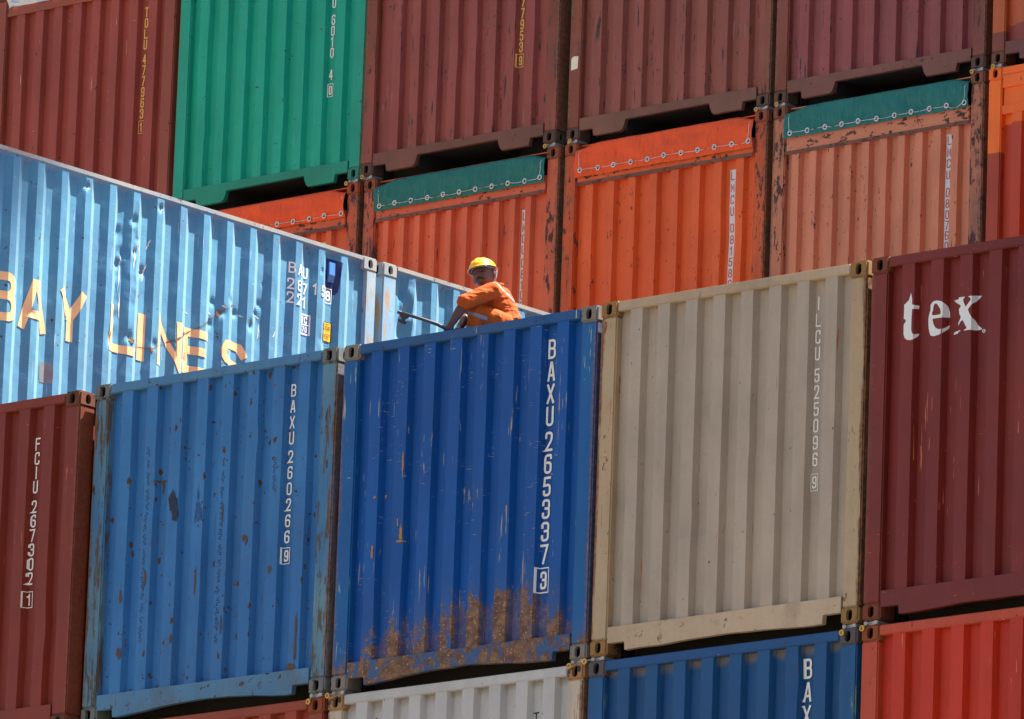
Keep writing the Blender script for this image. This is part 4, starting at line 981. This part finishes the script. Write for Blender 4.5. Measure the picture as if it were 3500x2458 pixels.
extra = [head]
for s in (-1, 1):
    extra.append(sphere_mesh(lambda a, e, s=s: Vector((s*(0.075+0.010*abs(cos(e)*sin(a)))+0.007*sin(a)*cos(e), 0.012+0.019*cos(a)*cos(e), -0.004+0.033*sin(e))), 24, 18))
J = dict(pelvis=(0.19, 0, 0.12), mid=(0.165, 0, 0.22), chest=(0.125, 0, 0.305), up=(0.10, 0, 0.355), neck=(0.062, -0.004, 0.395), neck2=(0.035, -0.004, 0.43),
         shn=(0.085, -0.12, 0.345), eln=(-0.115, -0.20, 0.232), mdn=(-0.16, -0.185, 0.15), wrn=(-0.205, -0.17, 0.075), pan=(-0.222, -0.165, 0.038),
         shf=(0.085, 0.13, 0.345), elf=(-0.085, 0.14, 0.235), mdf=(-0.12, 0.07, 0.15), wrf=(-0.15, 0.0, 0.08), paf=(-0.16, -0.04, 0.05),
         hin=(0.17, -0.09, 0.10), knn=(-0.02, -0.10, 0.185), ann=(-0.035, -0.10, 0.03), ton=(-0.14, -0.10, 0.006),
         hif=(0.17, 0.09, 0.10), knf=(-0.01, 0.13, 0.185), anf=(-0.03, 0.13, 0.03), tof=(-0.14, 0.13, 0.006))
E_ = [('pelvis','mid'),('mid','chest'),('chest','up'),('up','neck'),('neck','neck2'),('up','shn'),('shn','eln'),('eln','mdn'),('mdn','wrn'),('wrn','pan'),('up','shf'),('shf','elf'),('elf','mdf'),('mdf','wrf'),('wrf','paf'),
      ('pelvis','hin'),('hin','knn'),('knn','ann'),('ann','ton'),('pelvis','hif'),('hif','knf'),('knf','anf'),('anf','tof')]
Rd = dict(pelvis=.095, mid=.085, chest=.095, up=.07, neck=.048, neck2=.046, shn=.045, eln=.036, mdn=.036, wrn=.025, pan=(.030, .020), shf=.045, elf=.036, mdf=.033, wrf=.025, paf=(.03, .02),
          hin=.07, knn=.05, ann=.032, ton=.03, hif=.07, knf=.05, anf=.032, tof=.03)
# five fingers and a thumb on each hand, curled round the bar
for tg_, base, sy in (('n', Vector((-0.226, -0.165, 0.030)), -1), ('f', Vector((-0.165, -0.045, 0.045)), -1)):
    for k in range(4):
        off = Vector((0.018-0.0125*k, 0.0, 0.0)); ln = (0.85, 1.0, 0.95, 0.75)[k]
        a = base+off; J[f'k{k}{tg_}'] = tuple(a); J[f'l{k}{tg_}'] = tuple(a+Vector((-0.006, -0.022*ln, -0.010))); J[f'm{k}{tg_}'] = tuple(a+Vector((-0.004, -0.024*ln, -0.030*ln))); J[f'n{k}{tg_}'] = tuple(a+Vector((0, -0.006, -0.036*ln)))
        E_ += [('pa'+tg_, f'k{k}{tg_}'), (f'k{k}{tg_}', f'l{k}{tg_}'), (f'l{k}{tg_}', f'm{k}{tg_}'), (f'm{k}{tg_}', f'n{k}{tg_}')]
        Rd.update({f'k{k}{tg_}': .0095, f'l{k}{tg_}': .0088, f'm{k}{tg_}': .0082, f'n{k}{tg_}': .0072})
    a = base+Vector((0.026, 0.006, 0.012)); J['t0'+tg_] = tuple(a); J['t1'+tg_] = tuple(a+Vector((0.012, 0.008, -0.016))); J['t2'+tg_] = tuple(a+Vector((0.004, -0.004, -0.034)))
    E_ += [('wr'+tg_, 't0'+tg_), ('t0'+tg_, 't1'+tg_), ('t1'+tg_, 't2'+tg_)]; Rd.update({'t0'+tg_: .012, 't1'+tg_: .0105, 't2'+tg_: .009})
M_skin = flat('brown_skin', (88, 54, 40), 0.5, 0.12, 30, spec=0.4)
body = bake(skin(J, E_, Rd, extra, 0.0035), 'body', M_skin, man)
# coverall: torso with sleeves to the elbow, trousers
def cloth_mat(name, c, stripes):
    N = NT(name); tc = N.n('TexCoord').outputs['Object']; a = lin(c)
    base = N.mix(N.ss(N.noise(tc, 9, 4), 0.35, 0.7), a, tuple(x*0.78 for x in a[:3])+(1,))
    sp = N.n('SeparateXYZ', {0: tc})
    for (p, n_, hw_, xl, xh, yl) in stripes:
        dd = N.math('ABSOLUTE', N.n('VectorMath', {0: N.n('VectorMath', {0: tc, 1: p}, operation='SUBTRACT').outputs[0], 1: n_}, operation='DOT_PRODUCT').outputs['Value'])
        f_ = N.math('LESS_THAN', dd, hw_)
        f_ = N.math('MULTIPLY', f_, N.math('GREATER_THAN', sp.outputs[0], xl)); f_ = N.math('MULTIPLY', f_, N.math('LESS_THAN', sp.outputs[0], xh)); f_ = N.math('MULTIPLY', f_, N.math('LESS_THAN', sp.outputs[1], yl))
        base = N.mix(f_, base, lin((128, 126, 128)))
    N.set(N.b, 'Base Color', base); N.b.inputs['Roughness'].default_value = 0.85; N.b.inputs['Specular IOR Level'].default_value = 0.2
    N.set(N.b, 'Normal', N.n('Bump', {'Height': N.noise(tc, 26, 4), 'Strength': 0.35, 'Distance': 0.01}).outputs[0]); return N.m
def folds(amp, ax):
    def f_(p):
        q = Vector((p.x*ax[0], p.y*ax[1], p.z*ax[2])); n1 = noise.noise(q); n2 = noise.noise(q*2.3+Vector((5, 1, 2)))
        return amp*((1-abs(n1)*2.4)*0.8+n2*0.5)
    return f_
JT = {k: J[k] for k in ('pelvis','mid','chest','up','shn','eln','shf','elf')}
JT['sln'] = tuple(Vector(J['shn']).lerp(Vector(J['eln']), 0.55)); JT['slf'] = tuple(Vector(J['shf']).lerp(Vector(J['elf']), 0.55)); JT['neckc'] = (0.085, 0, 0.385)
RT = dict(pelvis=.125, mid=.108, chest=.108, up=.080, shn=.062, sln=.060, eln=.058, shf=.062, slf=.058, elf=.054, neckc=.058)
top_ = bake(skin(JT, [('pelvis','mid'),('mid','chest'),('chest','up'),('up','shn'),('shn','sln'),('sln','eln'),('up','shf'),('shf','slf'),('slf','elf'),('up','neckc')], RT, None, 0.0035), 'coverall_top',
            cloth_mat('orange_drill', (172, 72, 12), [((0.15, 0, 0.372), (0.63, 0, 0.776), 0.0075, 0.085, 0.25, -0.02), ((-0.02, 0, 0.30), (0.86, 0, 0.5), 0.0, 0, 0, 0)]), man, fn=folds(0.006, (11, 9, 26)))
JL = {k: J[k] for k in ('pelvis','hin','knn','ann','hif','knf','anf')}
RL = dict(pelvis=.105, hin=.088, knn=.068, ann=.052, hif=.088, knf=.068, anf=.052)
legs = bake(skin(JL, [('pelvis','hin'),('hin','knn'),('knn','ann'),('pelvis','hif'),('hif','knf'),('knf','anf')], RL, None, 0.0035), 'coverall_trousers',
            cloth_mat('orange_drill_legs', (178, 76, 14), [((-0.03, 0, 0.150), (0.316, 0, 0.949), 0.012, -0.14, 0.055, -0.0)]), man, fn=folds(0.006, (20, 9, 12)))
m = MB(); pts = []
for i in range(15):
    a = -pi*0.15+pi*1.5*i/14; pts.append((0.093+0.062*cos(a-0.6), 0.062*sin(a-0.6), 0.400+0.020*cos(a-0.6)))
m.tube(pts, [0.010+0.006*sin(pi*i/14) for i in range(15)], 8); m.build('collar', cloth_mat('orange_collar', (172, 72, 12), []), man, smooth=True)
for s in (-0.10, 0.13):
    m = MB(); m.tube([(0.0, s, 0.012), (-0.05, s, 0.016), (-0.12, s, 0.014), (-0.165, s, 0.008)], [0.034, 0.036, 0.034, 0.022], 14); m.build('boot', flat('black_leather', (34, 30, 28), 0.5), man, smooth=True)
# face details and hair
def onhead(x, z, lift):
    best = None
    # find azimuth/elevation giving this x,z on the front
    e = math.asin(max(-0.99, min(0.99, z/0.113))); a = math.asin(max(-0.99, min(0.99, x/(0.074*max(0.2, cos(e))))))
    for _ in range(6):
        p = headpt(a, e); a += (x-p.x)/0.074; e += (z-p.z)/0.113
        a = max(-1.4, min(1.4, a))
    p = headpt(a, e); return Vector((x, p.y-lift, z))
def patch(name, mat, outline, lift, puff=0.0):
    """thin pad lying on the face, its outline given in face coordinates"""
    bm = bmesh.new(); vs = [bm.verts.new((x, 0, z)) for x, z in outline]; bm.faces.new(vs)
    bmesh.ops.triangulate(bm, faces=bm.faces); bmesh.ops.subdivide_edges(bm, edges=bm.edges, cuts=3, use_grid_fill=True)
    edge = {v for e in bm.edges if len(e.link_faces) == 1 for v in e.verts}
    for v in bm.verts: v.co = onhead(v.co.x, v.co.z, lift+(0 if v in edge else puff))
    me = bpy.data.meshes.new(name); bmesh.ops.recalc_face_normals(bm, faces=bm.faces); bm.to_mesh(me); bm.free(); me.transform(HM); me.materials.append(mat); me.shade_smooth()
    return link(bpy.data.objects.new(name, me), body)
M_hair = flat('black_hair', (22, 18, 18), 0.6, 0.3, 200)
patch('moustache', M_hair, [(-.037,-.060),(-.034,-.046),(-.020,-.036),(-.006,-.032),(0,-.034),(.006,-.032),(.020,-.036),(.034,-.046),(.037,-.060),(.026,-.056),(.012,-.050),(0,-.049),(-.012,-.050),(-.026,-.056)], 0.0012, 0.005)
for s in (-1, 1):
    patch('eyebrow', M_hair, [(s*.012,.024),(s*.024,.030),(s*.040,.028),(s*.050,.020),(s*.040,.023),(s*.026,.024),(s*.013,.019)], 0.001, 0.002)
    patch('eye', flat('dark_eye', (26, 20, 18), 0.2, spec=0.5), [(s*.018,.006),(s*.026,.0105),(s*.036,.010),(s*.043,.005),(s*.035,.003),(s*.026,.003)], 0.0012, 0.001)
    patch('eyelid', flat('eyelid_skin', (84, 54, 44), 0.5), [(s*.016,.008),(s*.026,.0150),(s*.038,.0145),(s*.046,.007),(s*.038,.0105),(s*.026,.011)], 0.0016, 0.002)
patch('lips', flat('lip_skin', (98, 52, 46), 0.45), [(-.022,-.060),(-.010,-.055),(0,-.056),(.010,-.055),(.022,-.060),(.010,-.067),(-.010,-.067)], 0.001, 0.003)
patch('stubble', flat('goatee_stubble', (58, 40, 36), 0.6), [(-.014,-.078),(0,-.074),(.014,-.078),(.010,-.092),(-.010,-.092)], 0.0008, 0.001)
bm = bmesh.new(); me = sphere_mesh(lambda a, e: headpt(a, e, 0.035)); me.transform(HM.inverted()); bm.from_mesh(me)
kill = [f for f in bm.faces if (lambda c: c.z < 0.04 and (c.y < 0.0+0.03*(c.z < 0.02) or c.z < -0.045))(f.calc_center_median()) and f.calc_center_median().z < 0.048]
bmesh.ops.delete(bm, geom=kill, context='FACES'); me = bpy.data.meshes.new('hair'); bm.to_mesh(me); bm.free(); me.transform(HM); me.materials.append(M_hair); me.shade_smooth(); link(bpy.data.objects.new('hair', me), body)
# helmet
M_helm = flat('yellow_plastic', (226, 168, 14), 0.28, 0.05, 6, spec=0.55)
vs = []; fs = []; na, ne = 64, 22
HT = HM @ Matrix.Translation((0, 0.008, 0.047)) @ Matrix.Scale(0.91, 4) @ Matrix.Rotation(radians(-3), 4, 'X')
for j in range(ne+1):
    e = (pi/2)*j/ne
    for i in range(na):
        a = 2*pi*i/na; cx_, cy_ = sin(a), -cos(a)
        x = cx_*cos(e)*0.108; y = cy_*cos(e)*0.130; z = sin(e)*0.092
        rid = 0.006*math.exp(-(x/0.014)**2)*sin(min(pi/2, e*1.6)) + 0.003*math.exp(-((abs(x)-0.045)/0.010)**2)*sin(min(pi/2, e*1.4))
        z += rid
        vs.append((x, y, z))
for j in range(ne):
    for i in range(na): fs.append((j*na+i, j*na+(i+1) % na, (j+1)*na+(i+1) % na, (j+1)*na+i))
# brim: rolled edge, longer peak in front
b0 = len(vs)
for r, (dr, dz) in enumerate([(0.004, -0.004), (0.010, -0.010), (0.012, -0.013), (0.008, -0.014)]):
    for i in range(na):
        a = 2*pi*i/na; fr = max(0, cos(a))**3; k = 1+fr*3.2
        vs.append((sin(a)*(0.108+dr*(1+fr)), -cos(a)*(0.130+dr*k), dz*(1+fr*0.8)))
prev = 0
for r in range(4):
    cur = b0+r*na
    for i in range(na): fs.append((prev+i, prev+(i+1) % na, cur+(i+1) % na, cur+i))
    prev = cur
# inner lining surface
b1 = len(vs)
for j in range(5):
    e = (pi/2)*j/5
    for i in range(na):
        a = 2*pi*i/na; vs.append((sin(a)*cos(e)*0.104, -cos(a)*cos(e)*0.126, sin(e)*0.086-0.002))
prev = b0+3*na
for r in range(5):
    cur = b1+r*na
    for i in range(na): fs.append((prev+i, prev+(i+1) % na, cur+(i+1) % na, cur+i))
    prev = cur
me = bpy.data.meshes.new('hard_hat'); me.from_pydata(vs, [], fs); me.transform(HT)
bm = bmesh.new(); bm.from_mesh(me); bmesh.ops.recalc_face_normals(bm, faces=bm.faces); bm.to_mesh(me); bm.free(); me.materials.append(M_helm); me.shade_smooth()
hat = link(bpy.data.objects.new('hard_hat', me), man)
m = MB(); ring = []
for i in range(41):
    a = 2*pi*i/40; ring.append(HM @ Vector((sin(a)*0.081, 0.004-cos(a)*0.101, 0.050-0.014*sin(a)**2)))
for i in range(40):
    p, q = ring[i], ring[i+1]; u_ = (HR @ Vector((0, 0, 1)))*0.011; m.add([p-u_, q-u_, q+u_, p+u_], [(0,1,2,3)])
m.build('headband', flat('grey_band', (120, 124, 130), 0.6), hat)
m = MB(); m.tube([HM @ Vector(p) for p in [(0.088, 0.040, 0.040), (0.089, 0.046, 0.005), (0.080, 0.040, -0.030), (0.062, 0.035, -0.060)]], 0.0055, 6); m.build('strap', flat('white_strap', (170, 170, 172), 0.6), hat)
# lashing bar in his hand
bar = empty('lashing_bar', PM, YAW); tag(bar, 'grey steel bar with hooked end sticking out left of the squatting man', 'lashing bar')
M_bar = flat('worn_steel', (58, 58, 64), 0.65, 0.25, 60, metal=0.2, chip=0.35, chipc=(52, 44, 42))
by = -0.185
m = MB(); m.tube([(-0.572, by, 0.139), (-0.40, by, 0.093), (-0.31, by, 0.064), (-0.235, by, 0.030), (-0.06, by, -0.004)], [0.0125, 0.0125, 0.0140, 0.0140, 0.0140], 14); m.build('rod', M_bar, bar, smooth=True)
m = MB(); m.tube([(-0.603, by, 0.147), (-0.597, by, 0.1455), (-0.566, by, 0.137)], [0.0115, 0.0135, 0.0125], 14); m.build('socket', M_bar, bar, smooth=True)
def bp2(X, Y): return (-0.601+(X-90)*0.00047, 0.147-(Y-1040)*0.000475+(X-90)*0.00002)
m = MB(); m.prism([bp2(*p) for p in [(130,1062),(150,1040),(215,1062),(272,1090),(268,1140),(222,1158),(200,1178),(214,1200),(237,1205),(234,1228),(205,1236),(165,1226),(120,1202),(90,1172),(96,1158),(150,1172),(166,1152),(126,1112)]], by-0.011, by+0.011, 'y')
m.build('hook', M_bar, bar, bevel=0.003)
# ------------------------------------------------------------------ crane boom added overhead, unseen, to shade the left of the light blue side
D_ = Vector((-0.36, 0.93, 0)).normalized(); P0 = Vector((-4.89, 1.3, 4.85)); C0 = P0+SUN*48
side_ = Vector((D_.y, -D_.x, 0))   # towards +x
crane = empty('shadow_boom', (C0.x, C0.y, C0.z), math.atan2(D_.y, D_.x)); tag(crane, 'slender crane boom added high overhead outside the picture to cast a shadow', 'crane')
m = MB(); m.box(-30, 30, -0.14, 0.14, -0.14, 0.14)
for k in range(-10, 11): m.box(k*3-0.06, k*3+0.06, -0.155, 0.155, -0.155, 0.155)
m.build('boom_girder', flat('crane_paint', (190, 70, 40), 0.5), crane)
